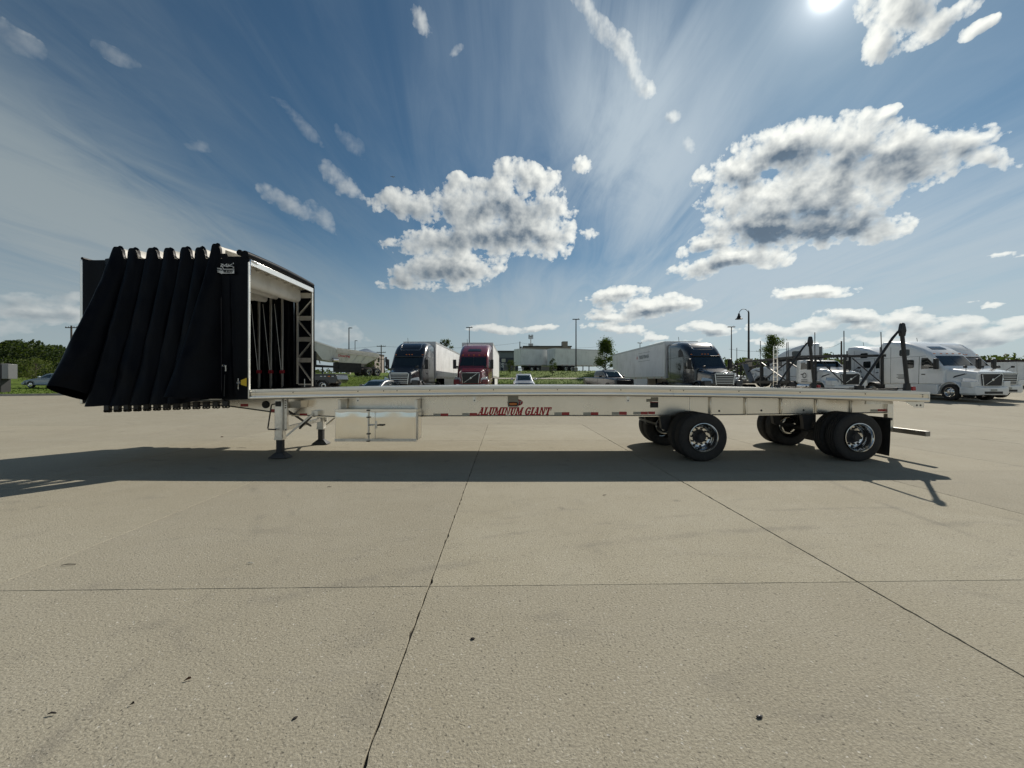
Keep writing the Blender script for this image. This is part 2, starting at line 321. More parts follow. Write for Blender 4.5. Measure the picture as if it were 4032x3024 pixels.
# ---------------------------------------------------------------- mesh helper
class MB:
    def __init__(s): s.v = []; s.f = []
    def add(s, vs, fs, M=None):
        o = len(s.v)
        s.v += [tuple(M @ Vector(p)) for p in vs] if M is not None else [tuple(p) for p in vs]
        s.f += [tuple(i + o for i in f) for f in fs]
        return s
    def box(s, x0, x1, y0, y1, z0, z1, M=None):
        return s.add([(x0, y0, z0), (x1, y0, z0), (x1, y1, z0), (x0, y1, z0), (x0, y0, z1), (x1, y0, z1), (x1, y1, z1), (x0, y1, z1)],
                     [(3, 2, 1, 0), (4, 5, 6, 7), (0, 1, 5, 4), (1, 2, 6, 5), (2, 3, 7, 6), (3, 0, 4, 7)], M)
    def beam(s, p, q, w, h, up=(0, 0, 1)):
        p, q = Vector(p), Vector(q); d = (q - p).normalized(); u = Vector(up)
        if abs(d.dot(u)) > .98: u = Vector((0, 1, 0))
        a = d.cross(u).normalized() * w / 2; b = a.normalized().cross(d).normalized() * h / 2
        vs = [p - a - b, p + a - b, p + a + b, p - a + b, q - a - b, q + a - b, q + a + b, q - a + b]
        return s.add(vs, [(0, 1, 2, 3), (7, 6, 5, 4), (4, 5, 1, 0), (5, 6, 2, 1), (6, 7, 3, 2), (7, 4, 0, 3)])
    def tube(s, pts, r, n=8, cap=True):
        pts = [Vector(p) for p in pts]; rs = r if isinstance(r, (list, tuple)) else [r] * len(pts)
        o = len(s.v); ref = None
        for i, p in enumerate(pts):
            d = (pts[min(i + 1, len(pts) - 1)] - pts[max(i - 1, 0)]).normalized()
            if ref is None: ref = d.orthogonal().normalized()
            a = (ref - d * ref.dot(d)).normalized(); ref = a; b = d.cross(a)
            s.v += [tuple(p + (a * math.cos(2 * math.pi * k / n) + b * math.sin(2 * math.pi * k / n)) * rs[i]) for k in range(n)]
        for i in range(len(pts) - 1):
            for k in range(n):
                k2 = (k + 1) % n
                s.f.append((o + i * n + k, o + i * n + k2, o + (i + 1) * n + k2, o + (i + 1) * n + k))
        if cap:
            s.f.append(tuple(o + k for k in reversed(range(n)))); s.f.append(tuple(o + (len(pts) - 1) * n + k for k in range(n)))
        return s
    def lathe(s, prof, n=24, axis='x', c=(0, 0, 0), closed=False):
        o = len(s.v); c = Vector(c); m = len(prof)
        for (r, a) in prof:
            for k in range(n):
                t = 2 * math.pi * k / n; p, q = r * math.cos(t), r * math.sin(t)
                s.v.append(tuple(c + Vector({'x': (a, p, q), 'y': (q, a, p), 'z': (p, q, a)}[axis])))
        for i in range(m if closed else m - 1):
            for k in range(n):
                k2 = (k + 1) % n; j = (i + 1) % m
                s.f.append((o + i * n + k, o + j * n + k, o + j * n + k2, o + i * n + k2))
        return s
    def disc(s, c, r, n=16, axis='x', a=0.0, flip=False):
        o = len(s.v); c = Vector(c)
        for k in range(n):
            t = 2 * math.pi * k / n; p, q = r * math.cos(t), r * math.sin(t)
            s.v.append(tuple(c + Vector({'x': (a, p, q), 'y': (q, a, p), 'z': (p, q, a)}[axis])))
        f = tuple(range(o, o + n)); s.f.append(f[::-1] if flip else f)
        return s
    def prism(s, poly, axis, a, b):
        n = len(poly); f = {'x': lambda p, t: (t, p[0], p[1]), 'y': lambda p, t: (p[0], t, p[1]), 'z': lambda p, t: (p[0], p[1], t)}[axis]
        vs = [f(p, a) for p in poly] + [f(p, b) for p in poly]
        fs = [tuple(reversed(range(n))), tuple(range(n, 2 * n))] + [(i, (i + 1) % n, n + (i + 1) % n, n + i) for i in range(n)]
        return s.add(vs, fs)
    def grid(s, fn, nu, nv):
        o = len(s.v)
        for j in range(nv + 1):
            for i in range(nu + 1): s.v.append(tuple(fn(i / nu, j / nv)))
        for j in range(nv):
            for i in range(nu):
                a = o + j * (nu + 1) + i
                s.f.append((a, a + 1, a + nu + 2, a + nu + 1))
        return s
    def rings(s, rs, cap=True):
        n = len(rs[0]); o = len(s.v)
        for r in rs: s.v += [tuple(p) for p in r]
        for i in range(len(rs) - 1):
            for k in range(n):
                k2 = (k + 1) % n
                s.f.append((o + i * n + k, o + i * n + k2, o + (i + 1) * n + k2, o + (i + 1) * n + k))
        if cap:
            s.f.append(tuple(o + k for k in reversed(range(n)))); s.f.append(tuple(o + (len(rs) - 1) * n + k for k in range(n)))
        return s
    def mesh(s, name, material, smooth=True, fix=True):
        me = bpy.data.meshes.new(name); me.from_pydata(s.v, [], s.f)
        if material: me.materials.append(material)
        if fix:
            import bmesh
            bm = bmesh.new(); bm.from_mesh(me); bmesh.ops.recalc_face_normals(bm, faces=bm.faces); bm.to_mesh(me); bm.free()
        if smooth:
            me.polygons.foreach_set('use_smooth', [True] * len(me.polygons)); me.set_sharp_from_angle(angle=R(38))
        me.update()
        return me
    def build(s, name, material, parent=None, world=False, smooth=True, bevel=0.0, fix=True, seg=2):
        if world and parent is not None:
            off = parent.location if parent.parent is None else parent.parent.location + parent.location
            s.v = [(p[0] - off.x, p[1] - off.y, p[2] - off.z) for p in s.v]
        return link(name, s.mesh(name, material, smooth, fix), parent, bevel, seg)
def link(name, me, parent=None, bevel=0.0, seg=2):
    o = bpy.data.objects.new(name, me); col.objects.link(o); o.parent = parent
    if bevel:
        b = o.modifiers.new('bevel', 'BEVEL'); b.width = bevel; b.segments = seg; b.limit_method = 'ANGLE'; b.angle_limit = R(40); b.harden_normals = False
    return o
def thing(name, label, cat, loc=(0, 0, 0), rz=0.0, group=None):
    o = bpy.data.objects.new(name, None); col.objects.link(o); o.location = loc; o.rotation_euler = (0, 0, rz)
    o.empty_display_size = .3
    return tag(o, label, cat, group)
def tag(o, label, cat, group=None):
    o['label'] = label; o['category'] = cat
    if group: o['group'] = group
    return o
def struct(o): o['kind'] = 'structure'; return o
def stuff(o, label=None):
    o['kind'] = 'stuff'
    if label: o['label'] = label
    return o
def text_mesh(body, size, M, material, shear=0.0, extrude=.002, offset=0.0, align='CENTER', xscale=1.0):
    cu = bpy.data.curves.new('lettering', 'FONT'); cu.body = body; cu.size = size; cu.shear = shear; cu.extrude = extrude; cu.offset = offset
    cu.align_x = align; cu.align_y = 'CENTER'; cu.resolution_u = 2
    t = bpy.data.objects.new('lettering', cu); col.objects.link(t)
    dg = bpy.context.evaluated_depsgraph_get()
    me = bpy.data.meshes.new_from_object(t.evaluated_get(dg)); bpy.data.objects.remove(t); bpy.data.curves.remove(cu)
    me.transform(M @ Matrix.Diagonal((xscale, 1, 1, 1))); me.materials.clear(); me.materials.append(material)
    return me
# faces a reader stands in front of (looking along +Y): text x -> +X, text y -> +Z
def M_front(p): return Matrix.Translation(p) @ Matrix(((1, 0, 0, 0), (0, 0, -1, 0), (0, 1, 0, 0), (0, 0, 0, 1)))
def M_side(p): return Matrix.Translation(p) @ Matrix(((0, 0, -1, 0), (-1, 0, 0, 0), (0, 1, 0, 0), (0, 0, 0, 1)))  # on a face that looks along -X: text runs along -Y

# ---------------------------------------------------------------- ground
def gz(y): return max(0.0, .035 * (min(y, 62) - 14.64)) if y > 14.64 else 0.0

def concrete_mat():
    m = bpy.data.materials.new('concrete'); m.use_nodes = True
    T = NT(m.node_tree); b = T.n['Principled BSDF']
    P = T.node('ShaderNodeNewGeometry').outputs['Position']
    big = T.noise(P, .22, 5, .6); mid = T.noise(P, 1.6, 6, .62)
    c = T.mix(T.ramp(big, .30, .70), rgb(.330, .300, .224), rgb(.380, .352, .272))
    c = T.mix(T.m('MULTIPLY', T.ramp(mid, .40, .78), .45), c, rgb(.415, .388, .312))
    rn = T.node('ShaderNodeObjectInfo').outputs['Random']      # every slab was poured a little different
    c = T.mix(T.m('MULTIPLY', rn, .38), c, rgb(.250, .230, .185))
    # scuffs and old water marks
    st = T.noise(T.vm('MULTIPLY', P, (1.0, 1.7, 1)), .9, 7, .68, dist=1.2)
    c = T.mix(T.m('MULTIPLY', T.ramp(st, .54, .74), .42), c, rgb(.190, .178, .150))
    st2 = T.noise(T.vm('MULTIPLY', P, (.35, 2.4, 1)), 1.3, 6, .7, dist=.6)
    c = T.mix(T.m('MULTIPLY', T.ramp(st2, .57, .72), .30), c, rgb(.20, .187, .16))
    oil = T.vor(T.vm('MULTIPLY_ADD', T.vm('SUBTRACT', T.noise(P, 9, 3, color=True), (.5, .5, .5)), (.12, .12, 0), P), 1.15); oc = T.vor(P, 1.15, 'Color')
    c = T.mix(T.m('MULTIPLY', T.ramp(oil, .02, .10, 1.0, 0.0), .42), c, rgb(.12, .11, .095))
    # long tyre sweeps
    for (cx, cy, r, wd, k) in ((-9.5, 1.0, 7.4, .10, .16), (-9.5, 1.0, 7.75, .06, .12), (5.0, -11.5, 16.0, .12, .14), (5.3, -11.5, 16.6, .07, .12), (14, 4, 9.0, .1, .12)):
        q = T.vm('DISTANCE', P, (cx, cy, 0))
        ring = T.ramp(T.m('ABSOLUTE', T.m('SUBTRACT', q, r)), wd, 0.0)
        ring = T.m('MULTIPLY', ring, T.ramp(T.noise(P, 1.1, 5, .7), .45, .65))
        c = T.mix(T.m('MULTIPLY', ring, k * 3), c, rgb(.16, .15, .13))
    # broomed grain, stones and pits
    g1 = T.noise(T.vm('MULTIPLY', P, (1, 1.25, 1)), 62, 4, .7); g2 = T.noise(P, 19, 4, .65)
    c = T.mix(T.m('MULTIPLY', T.ramp(g1, .34, .58, 1.0, 0.0), .55), c, rgb(.155, .142, .115))
    c = T.mix(T.m('MULTIPLY', T.ramp(g1, .55, .70), .40), c, rgb(.52, .50, .44))
    c = T.mix(T.m('MULTIPLY', T.ramp(g2, .60, .78), .30), c, rgb(.185, .172, .143))
    vw = T.vm('MULTIPLY_ADD', T.vm('SUBTRACT', T.noise(P, 70, 2, color=True), (.5, .5, .5)), (.022, .022, 0), P)
    v = T.vor(vw, 48); vc = T.vor(vw, 48, 'Color')
    pick = T.m('GREATER_THAN', T.sep(vc)[0], .80)
    c = T.mix(T.m('MULTIPLY', T.m('MULTIPLY', T.ramp(v, .10, .42, 1.0, 0.0), pick), .62), c, rgb(.085, .078, .064))
    pick2 = T.m('GREATER_THAN', T.sep(vc)[1], .92)
    c = T.mix(T.m('MULTIPLY', T.m('MULTIPLY', T.ramp(v, .08, .36, 1.0, 0.0), pick2), .6), c, rgb(.66, .64, .58))
    T.put(b.inputs['Base Color'], c)
    T.put(b.inputs['Roughness'], T.m('MULTIPLY_ADD', g1, .2, .78)); b.inputs['Specular IOR Level'].default_value = .10
    bn = T.node('ShaderNodeBump'); bn.inputs['Strength'].default_value = .8; bn.inputs['Distance'].default_value = .007
    T.put(bn.inputs['Height'], T.m('ADD', g1, T.m('MULTIPLY', T.ramp(v, 0, .4), .35)))
    T.l.new(bn.outputs[0], b.inputs['Normal'])
    return m
concrete = concrete_mat()
joint_mat = mat('joint_dirt', (.035, .032, .027), .95, var=.3, vscale=8)
kerb_mat = mat('kerb_concrete', (.36, .335, .285), .85, var=.1, vscale=2, dirt=.35)

def build_ground():
    ys = [-90, -20, -.66 - .02, -.66, 14.63, 14.64] + [14.64 + k * 3.8 for k in range(1, 13)] + [62, 90, 200, 800, 3500]
    zs = []
    for y in ys:
        zs.append(-.03 if -.67 < y < 14.635 else gz(y))
    xs = [-3500, -300, -80, -40, -24, -12, 0, 12, 24, 40, 80, 300, 3500]
    mb = MB(); n = len(xs)
    for y, z in zip(ys, zs): mb.v += [(x, y + (.02 * max(-80, min(80, x)) if -1 < y < 14.65 else 0), z) for x in xs]
    mb.f += [(j * n + i, j * n + i + 1, (j + 1) * n + i + 1, (j + 1) * n + i) for j in range(len(ys) - 1) for i in range(n - 1)]
    struct(mb.build('ground', concrete, smooth=False))
    # the slabs near the camera: each its own piece, ragged along the joints
    pv = bpy.data.objects.new('pavement', None); col.objects.link(pv); pv.rotation_euler = (0, 0, .02); struct(pv)
    W, D = 3.58, 3.825
    rg = random.Random(3); variants = []
    for k in range(4):
        ring = []
        def side(p, q, m):
            for i in range(m):
                t = i / m; x = p[0] + (q[0] - p[0]) * t; y = p[1] + (q[1] - p[1]) * t
                j = rg.gauss(0, .0016) - (rg.uniform(.004, .013) if rg.random() < .10 else 0)
                if abs(q[0] - p[0]) > abs(q[1] - p[1]): j = rg.gauss(0, .0005) - (rg.uniform(.001, .004) if rg.random() < .12 else 0)
                nx, ny = (q[1] - p[1]), -(q[0] - p[0]); l = math.hypot(nx, ny)
                ring.append((x + nx / l * j, y + ny / l * j))
        g = .0045
        gy = .0007
        c4 = [(g, gy), (W - g, gy), (W - g, D - gy), (g, D - gy)]
        for i in range(4): side(c4[i], c4[(i + 1) % 4], 60)
        cx, cy = W / 2, D / 2; n = len(ring)
        up = [(cx + (x - cx) * .9985, cy + (y - cy) * .9985, 0.0) for x, y in ring]
        md = [(x, y, -.004) for x, y in ring]; lo = [(x, y, -.028) for x, y in ring]
        mb = MB(); mb.v = up + md + lo
        mb.f = [tuple(range(n))] + [(n + i, n + (i + 1) % n, (i + 1) % n, i) for i in range(n)] + [(2 * n + i, 2 * n + (i + 1) % n, n + (i + 1) % n, n + i) for i in range(n)]
        variants.append(mb.mesh('slab', concrete, smooth=False))
    for j in range(-1, 3):
        for i in range(-6, 6):
            o = link('slab', rg.choice(variants), pv)
            o.location = (-.618 + i * W, 3.167 + j * D, rg.uniform(-.0012, .0012))
    b = MB().box(-23, 23, -.66, 14.64, -.03, -.018).build('joint_filler', joint_mat, pv, smooth=False)
build_ground()

# ---------------------------------------------------------------- wheels shared by everything
def tyre_profile(Rr, r0, w):
    h = w / 2; sh = .82 * h
    p = [(r0, -sh * .92), (r0 + .02, -h * .93), (r0 + (Rr - r0) * .45, -h), (Rr - .05, -h * .97), (Rr - .016, -h * .86), (Rr, -sh * .86)]
    gr = [-.5, -.17, .17, .5]
    for g in gr:
        p += [(Rr, (g - .05) * 2 * sh * .72), (Rr - .014, (g - .04) * 2 * sh * .72), (Rr - .014, (g + .04) * 2 * sh * .72), (Rr, (g + .05) * 2 * sh * .72)]
    p += [(Rr, sh * .86), (Rr - .016, h * .86), (Rr - .05, h * .97), (r0 + (Rr - r0) * .45, h), (r0 + .02, h * .93), (r0, sh * .92)]
    return p
WM = {}
def wheel_parts(kind):
    """meshes turning about local X, outer face towards -X : tyre, rim, bolt plate/hub"""
    if kind in WM: return WM[kind]
    if kind == 'dual':            # deep dish outer wheel of a heavy trailer
        Rr, r0, w, n = .505, .290, .285, 56
        rim = [(.302, -.150), (.300, -.158), (.288, -.160), (.282, -.150), (.272, -.125), (.262, -.10), (.255, -.02), (.246, .03), (.225, .050), (.19, .056), (.150, .056), (.143, .040), (.10, .040)]
        hubp = [(.143, .040), (.138, .02), (.120, .010), (.105, -.010), (.088, -.030), (.085, -.075), (.078, -.085), (.06, -.085), (.058, -.098), (0.001, -.10)]
        holes = [(.212, .050, .026, 10), (.165, .052, .020, 0)]
    elif kind == 'steer':
        Rr, r0, w, n = .505, .290, .285, 32
        rim = [(.302, -.150), (.300, -.156), (.285, -.155), (.27, -.13), (.25, -.09), (.21, -.11), (.17, -.135), (.13, -.14)]
        hubp = [(.13, -.14), (.10, -.16), (.09, -.19), (.02, -.20), (.001, -.20)]
        holes = [(.225, -.108, .026, 10)]
    elif kind == 'drive':
        Rr, r0, w, n = .505, .290, .30, 32
        rim = [(.302, -.150), (.300, -.158), (.288, -.160), (.27, -.12), (.255, -.02), (.23, .04), (.15, .05), (.12, .04)]
        hubp = [(.12, .04), (.10, -.05), (.08, -.09), (.001, -.10)]
        holes = [(.205, .040, .026, 10)]
    else:                         # car
        Rr, r0, w, n = .335, .225, .225, 28
        rim = [(.232, -.105), (.228, -.112), (.21, -.10), (.19, -.085), (.07, -.095), (.06, -.105), (.001, -.105)]
        hubp = [(.05, -.108), (.04, -.118), (.001, -.118)]
        holes = [(.15, -.089, .038, 5)]
    ty = MB().lathe(tyre_profile(Rr, r0, w), n, 'x', closed=False)
    ty.lathe([(r0 + .005, -w * .36), (r0 + .005, w * .36)], n, 'x')
    tm = ty.mesh('tyre', rubber)
    rm = MB().lathe(rim, n, 'x').mesh('rim', chrome, fix=False)
    hm = MB().lathe(hubp, 20, 'x')
    hm = hm.mesh('hub', steel_dk if kind in ('dual', 'drive') else chrome, fix=False)
    spots = []; ho = MB()
    for (rr, a, hr, cnt) in holes:
        for k in range(cnt):
            t = 2 * math.pi * (k + .3) / cnt; spots.append((0, rr * math.cos(t), rr * math.sin(t)))
            ho.lathe([(hr, a - .004), (hr * .95, a - .008), (.001, a - .007)], 10, 'x', spots[-1])
    rr, a, hr, cnt = holes[0]
    one = MB().lathe([(hr, a - .004), (hr * .95, a - .008), (.001, a - .007)], 12, 'x').mesh('hand_hole', black_pl)
    nut = MB().lathe([(.019, .058), (.019, .030), (.012, .018), (.001, .016)], 8, 'x').mesh('lug_nut', steel_dk)
    nuts = [(0, .168 * math.cos(2 * math.pi * k / 10), .168 * math.sin(2 * math.pi * k / 10)) for k in range(10)]
    WM[kind] = (tm, rm, hm, ho.mesh('hand_holes', black_pl), one, spots, nut, nuts)
    return WM[kind]
def wheel(parent, loc, rz, kind, level=1):
    """level 2: every hole and nut; 1: holes joined; 0: rim only"""
    tm, rm, hm, hom, one, spots, nut, nuts = wheel_parts(kind)
    t = link('wheel', tm, parent); t.location = loc; t.rotation_euler = (0, 0, rz)
    link('rim', rm, t)
    if level: link('hub', hm, t)
    if level == 1: stuff(link('hand_holes', hom, t))
    if level == 2:
        for p in spots[:10]: link('hand_hole', one, t).location = p
        for p in nuts: link('lug_nut', nut, t).location = p
    return t

# ---------------------------------------------------------------- the flatbed trailer
Y0, Y1, YC = 7.95, 10.54, 9.245
XF, XR = -8.80, 8.64
def camb(x): return -.00205 * (x - .8) ** 2
def deck(x): return 1.575 + camb(x)
TR = thing('flatbed_trailer', 'long bare aluminium flatbed trailer with spread axles and red lettering on its beam', 'trailer', (0, YC, 0))
def sweep(prof, x0, x1, n, zf):
    """closed (y, z) outline drawn along X, riding on the camber"""
    mb = MB(); rs = []
    for i in range(n + 1):
        x = x0 + (x1 - x0) * i / n
        rs.append([(x, y, z + zf(x)) for (y, z) in prof])
    return mb.rings(rs)
railp = [(0, -.004), (.0, -.030), (-.012, -.036), (-.012, -.052), (0, -.058), (.006, -.064), (.006, -.108), (.014, -.126), (.012, -.138), (-.010, -.148), (-.014, -.160), (-.014, -.190), (-.004, -.206), (.012, -.214), (.05, -.214), (.05, -.200), (.03, -.19), (.03, -.02), (.09, -.02), (.09, .0), (.004, .0)]
segs = [XF, -5.3, -2.52, 3.33, XR - .02]
for a, b in zip(segs[:-1], segs[1:]):
    for near in (1, 0):
        pr = [((Y0 + p[0]) if near else (Y1 - p[0]), p[1]) for p in railp]
        sweep(pr, a + .002, b - .002, 14, deck).build('side_rail', alu, TR, True)
# deck planks, one lengthwise board beside the other
nb = 8; y0, y1 = Y0 + .092, Y1 - .092
deckm = mat('deck_board', (.56, .55, .52), .32, .6, var=.1, vscale=3, rvar=.1, dirt=.3)
for k in range(nb):
    a = y0 + (y1 - y0) * k / nb + .003; b = y0 + (y1 - y0) * (k + 1) / nb - .003
    sweep([(a, -.012), (a, -.05), (b, -.05), (b, -.012)], XF + .02, XR - .03, 24, deck).build('deck_board', deckm, TR, True)
# rear cross frame
MB().box(XR - .02, XR, Y0 + .0, Y1, deck(XR) - .205, deck(XR) - .006).build('rear_sill', alu, TR, True, bevel=.004)
MB().box(XR - .30, XR - .022, Y0 - .001, Y0 + .04, deck(XR) - .206, deck(XR) - .215).build('rail_foot', alu, TR, True)
# bolts along the side rail
dots = [1153, 1409, 1510, 1563, 1692, 1943, 2195, 2445, 2640, 2692, 2910, 3151, 3408]
bm_ = MB().lathe([(.011, 0), (.010, -.006), (.001, -.007)], 8, 'y').mesh('rail_bolt', black_pl)
for u in dots:
    x = pxx(u, Y0); o = link('rail_bolt', bm_, TR); o.location = (x, Y0 + .006 - YC, deck(x) - .082)
for dz in (-.07, -.11):
    o = link('rail_bolt', bm_, TR); o.location = (pxx(3634, Y0), Y0 + .006 - YC, deck(8.4) + dz)
# main beams: deep webs with flanges, shallow over the neck
YB = 8.74
def belly(x):
    pts = [(-8.7, 1.14), (-6.45, 1.105), (-5.35, .955), (-4.9, .90), (-4.05, .862), (-2.0, .875), (.5, .885), (3.0, .885), (6.5, .925), (8.5, .955)]
    for (a, za), (b, zb) in zip(pts[:-1], pts[1:]):
        if x <= b:
            t = max(0, (x - a) / (b - a)); return za + (zb - za) * t
    return pts[-1][1]
def webtop(x): return deck(x) - .10
for yb in (YB, 2 * YC - YB):
    n = 60; mb = MB(); fl = MB(); ft = MB()
    xs = [-8.72 + (8.55 + 8.72) * i / n for i in range(n + 1)]
    mb.rings([[(x, yb - .006, belly(x)), (x, yb + .006, belly(x)), (x, yb + .006, webtop(x)), (x, yb - .006, webtop(x))] for x in xs])
    fl.rings([[(x, yb - .075, belly(x) - .016), (x, yb + .075, belly(x) - .016), (x, yb + .075, belly(x) - .0005), (x, yb - .075, belly(x) - .0005)] for x in xs])
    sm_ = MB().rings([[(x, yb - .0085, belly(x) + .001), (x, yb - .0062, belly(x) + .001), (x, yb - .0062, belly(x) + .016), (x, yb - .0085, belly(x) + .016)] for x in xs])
    sm_.build('flange_shade_line', steel_dk, TR, True)  # dark strip paints in the shade line just above the bottom flange
    mb.build('beam_web', alu_web, TR, True); fl.build('beam_flange', alu_raw if yb == YB else alu_web, TR, True)
# cross members under the deck
for k in range(27):
    x = -8.4 + k * .64
    mb = MB().box(x - .03, x + .03, Y0 + .052, YB - .008, deck(x) - .175, deck(x) - .052)
    mb.box(x - .03, x + .03, YB + .008, 2 * YC - YB - .008, deck(x) - .175, deck(x) - .052)
    mb.box(x - .03, x + .03, 2 * YC - YB + .008, Y1 - .052, deck(x) - .175, deck(x) - .052)
    mb.build('cross_member', alu_web, TR, True)
# upright stiffeners on the web
for u in (2797, 2936, 3076, 3215, 3352):
    x = pxx(u, YB - .03)
    MB().box(x - .022, x + .022, YB - .062, YB - .007, belly(x) + .002, deck(x) - .245).build('web_stiffener', alu_web, TR, True, bevel=.012)
for u in (2000, 2715, 1660):
    x = pxx(u, YB)
    MB().box(x - .006, x + .006, YB - .012, YB - .0065, belly(x), webtop(x) - .12).build('web_seam', alu_leg, TR, True)
# holes in the rear web
for u, v in ((2832, 1618), (2998, 1616), (3164, 1615)):
    p = px(u, v, YB - .007)
    MB().lathe([(.024, 0), (.001, -.003)], 12, 'y', p).build('web_hole', black_pl, TR, True)
# conspicuity tape
def tape(u0, u1, v0, v1, m, Y=YB - .009):
    a = px(u0, v1, Y); b = px(u1, v0, Y)
    MB().box(a.x, b.x, Y - .0012, Y, a.z, b.z).build('reflector_tape', m, TR, True, smooth=False)
for u, v in ((1735, 1628), (1849, 1626), (2212, 1623), (2326, 1623), (2438, 1622), (2523, 1621)):
    tape(u, u + 30, v, v + 11, red_tape); tape(u - 29, u - .7, v + .5, v + 11, white_tape)
tape(2440 - 1.5, 2467, 1621, 1632, red_tape, YB - .0105); tape(2550, 2579, 1620.5, 1631, red_tape); tape(2523 + 30, 2550, 1621, 1631, white_tape, YB - .0104)
for (u0, u1, v0, v1) in ((947, 977, 1590, 1601), (1063, 1084, 1611, 1622), (1180, 1209, 1628, 1639)):
    tape(u0, u1, v0, v1, red_tape)
tape(1147, 1180, 1629, 1639, white_tape); tape(3428, 3455, 1612, 1621, white_tape, YB - .0095); tape(3456, 3493, 1611, 1620, red_tape, YB - .0095)
# hanging tabs with a hole
for u in (1409, 1868, 2473):
    Y = Y0 + .03; a = px(u - 5.5, 1583, Y); b = px(u + 5.5, 1561, Y)
    t = MB().box(a.x, b.x, Y - .004, Y + .004, a.z, b.z + .02).build('winch_tab', alu_leg, TR, True)
    h = MB().lathe([(.014, 0), (.001, -.0015)], 10, 'y', px(u, 1577, Y - .0045)).build('hole', black_pl, t)
    h.data.transform(Matrix.Translation(-TR.location))
# side marker lamp on its bracket, the oval badge behind it
Y = YB - .10; a = px(2000, 1602, Y); b = px(2041, 1558, Y)
MB().box(a.x, b.x, Y, Y + .006, a.z, b.z + .02).build('lamp_bracket', white_tape, TR, True)
def oval(c, w, h, y, n=28):
    pts = []
    for k in range(n):
        t = 2 * math.pi * k / n; ex = 2 / 3.2
        pts.append((c.x + w * math.copysign(abs(math.cos(t)) ** ex, math.cos(t)), c.z + h * math.copysign(abs(math.sin(t)) ** ex, math.sin(t))))
    return pts
c = px(2020, 1590.5, Y)
mk = MB().prism(oval(c, .112, .048, 0), 'y', Y - .014, Y - .001).build('marker_lamp', black_pl, TR, True, bevel=.004)
ln = MB().prism(oval(c, .088, .028, 0), 'y', Y - .024, Y - .0145).build('lens', amber, mk, bevel=.006); ln.data.transform(Matrix.Translation(-TR.location))
def ellipse(c, w, h, n=32): return [(c.x + w * math.cos(2 * math.pi * k / n), c.z + h * math.sin(2 * math.pi * k / n)) for k in range(n)]
c = px(2028, 1585, YB - .008)
bd = MB().prism(ellipse(c, .178, .082), 'y', YB - .010, YB - .0075).build('badge', red_ink, TR, True)
me = text_mesh('Y', .10, M_front(Vector((px(2048, 1584, YB).x, YB - .012 - YC, c.z))), white_ink, shear=.3, offset=.004); link('lettering', me, bd)
me = text_mesh('S', .085, M_front(Vector((px(2040, 1584, YB).x, YB - .0118 - YC, c.z))), white_ink, shear=.3, offset=.004); link('lettering', me, bd)
# slab-serif lettering
LET = {
 'A': (.96, [[(.10, .05), (.25, .05), (.53, 1), (.40, 1)], [(.60, .05), (.86, .05), (.66, 1), (.40, 1)], [(.24, .27), (.70, .27), (.68, .41), (.29, .41)], [(0, 0), (.36, 0), (.36, .13), (0, .13)], [(.52, 0), (.98, 0), (.98, .13), (.52, .13)], [(.26, .89), (.66, .89), (.66, 1), (.26, 1)]]),
 'L': (.80, [[(.09, .05), (.35, .05), (.35, .95), (.09, .95)], [(0, .87), (.46, .87), (.46, 1), (0, 1)], [(0, 0), (.80, 0), (.80, .14), (0, .14)], [(.64, .1), (.80, .1), (.80, .40), (.68, .40)]]),
 'U': (.92, [[(.10, .22), (.36, .22), (.36, .95), (.10, .95)], [(.63, .22), (.80, .22), (.80, .95), (.63, .95)], [(.10, .22), (.16, .08), (.30, 0), (.60, 0), (.74, .08), (.80, .22), (.63, .22), (.56, .14), (.42, .14), (.36, .22)], [(0, .87), (.46, .87), (.46, 1), (0, 1)], [(.52, .87), (.92, .87), (.92, 1), (.52, 1)]]),
 'M': (1.22, [[(.09, .05), (.25, .05), (.25, .95), (.09, .95)], [(.86, .05), (1.12, .05), (1.12, .95), (.86, .95)], [(.12, 1), (.42, 1), (.68, .22), (.52, .04)], [(.52, .04), (.68, .04), (1.0, .95), (.86, 1)], [(0, 0), (.36, 0), (.36, .13), (0, .13)], [(.75, 0), (1.22, 0), (1.22, .13), (.75, .13)], [(0, .87), (.34, .87), (.34, 1), (0, 1)], [(.86, .87), (1.22, .87), (1.22, 1), (.86, 1)]]),
 'I': (.48, [[(.10, .05), (.37, .05), (.37, .95), (.10, .95)], [(0, 0), (.48, 0), (.48, .13), (0, .13)], [(0, .87), (.48, .87), (.48, 1), (0, 1)]]),
 'N': (1.0, [[(.10, .05), (.24, .05), (.24, .95), (.10, .95)], [(.74, .05), (.88, .05), (.88, .95), (.74, .95)], [(.12, 1), (.38, 1), (.88, 0), (.64, 0)], [(0, 0), (.36, 0), (.36, .13), (0, .13)], [(0, .87), (.32, .87), (.32, 1), (0, 1)], [(.62, .87), (1.0, .87), (1.0, 1), (.62, 1)]]),
 'T': (.92, [[(.33, .05), (.60, .05), (.60, .95), (.33, .95)], [(0, .86), (.92, .86), (.92, 1), (0, 1)], [(0, .60), (.10, .60), (.14, .92), (0, .92)], [(.82, .60), (.92, .60), (.92, .92), (.78, .92)], [(.22, 0), (.71, 0), (.71, .13), (.22, .13)]]),
}
gp = []
for k in range(17):
    t = R(48 + (312 - 48) * k / 16); t2 = R(48 + (312 - 48) * (k + 1) / 16)
    if k < 16: gp.append([(.46 + .46 * math.cos(t), .5 + .5 * math.sin(t)), (.46 + .21 * math.cos(t), .5 + .36 * math.sin(t)), (.46 + .21 * math.cos(t2), .5 + .36 * math.sin(t2)), (.46 + .46 * math.cos(t2), .5 + .5 * math.sin(t2))])
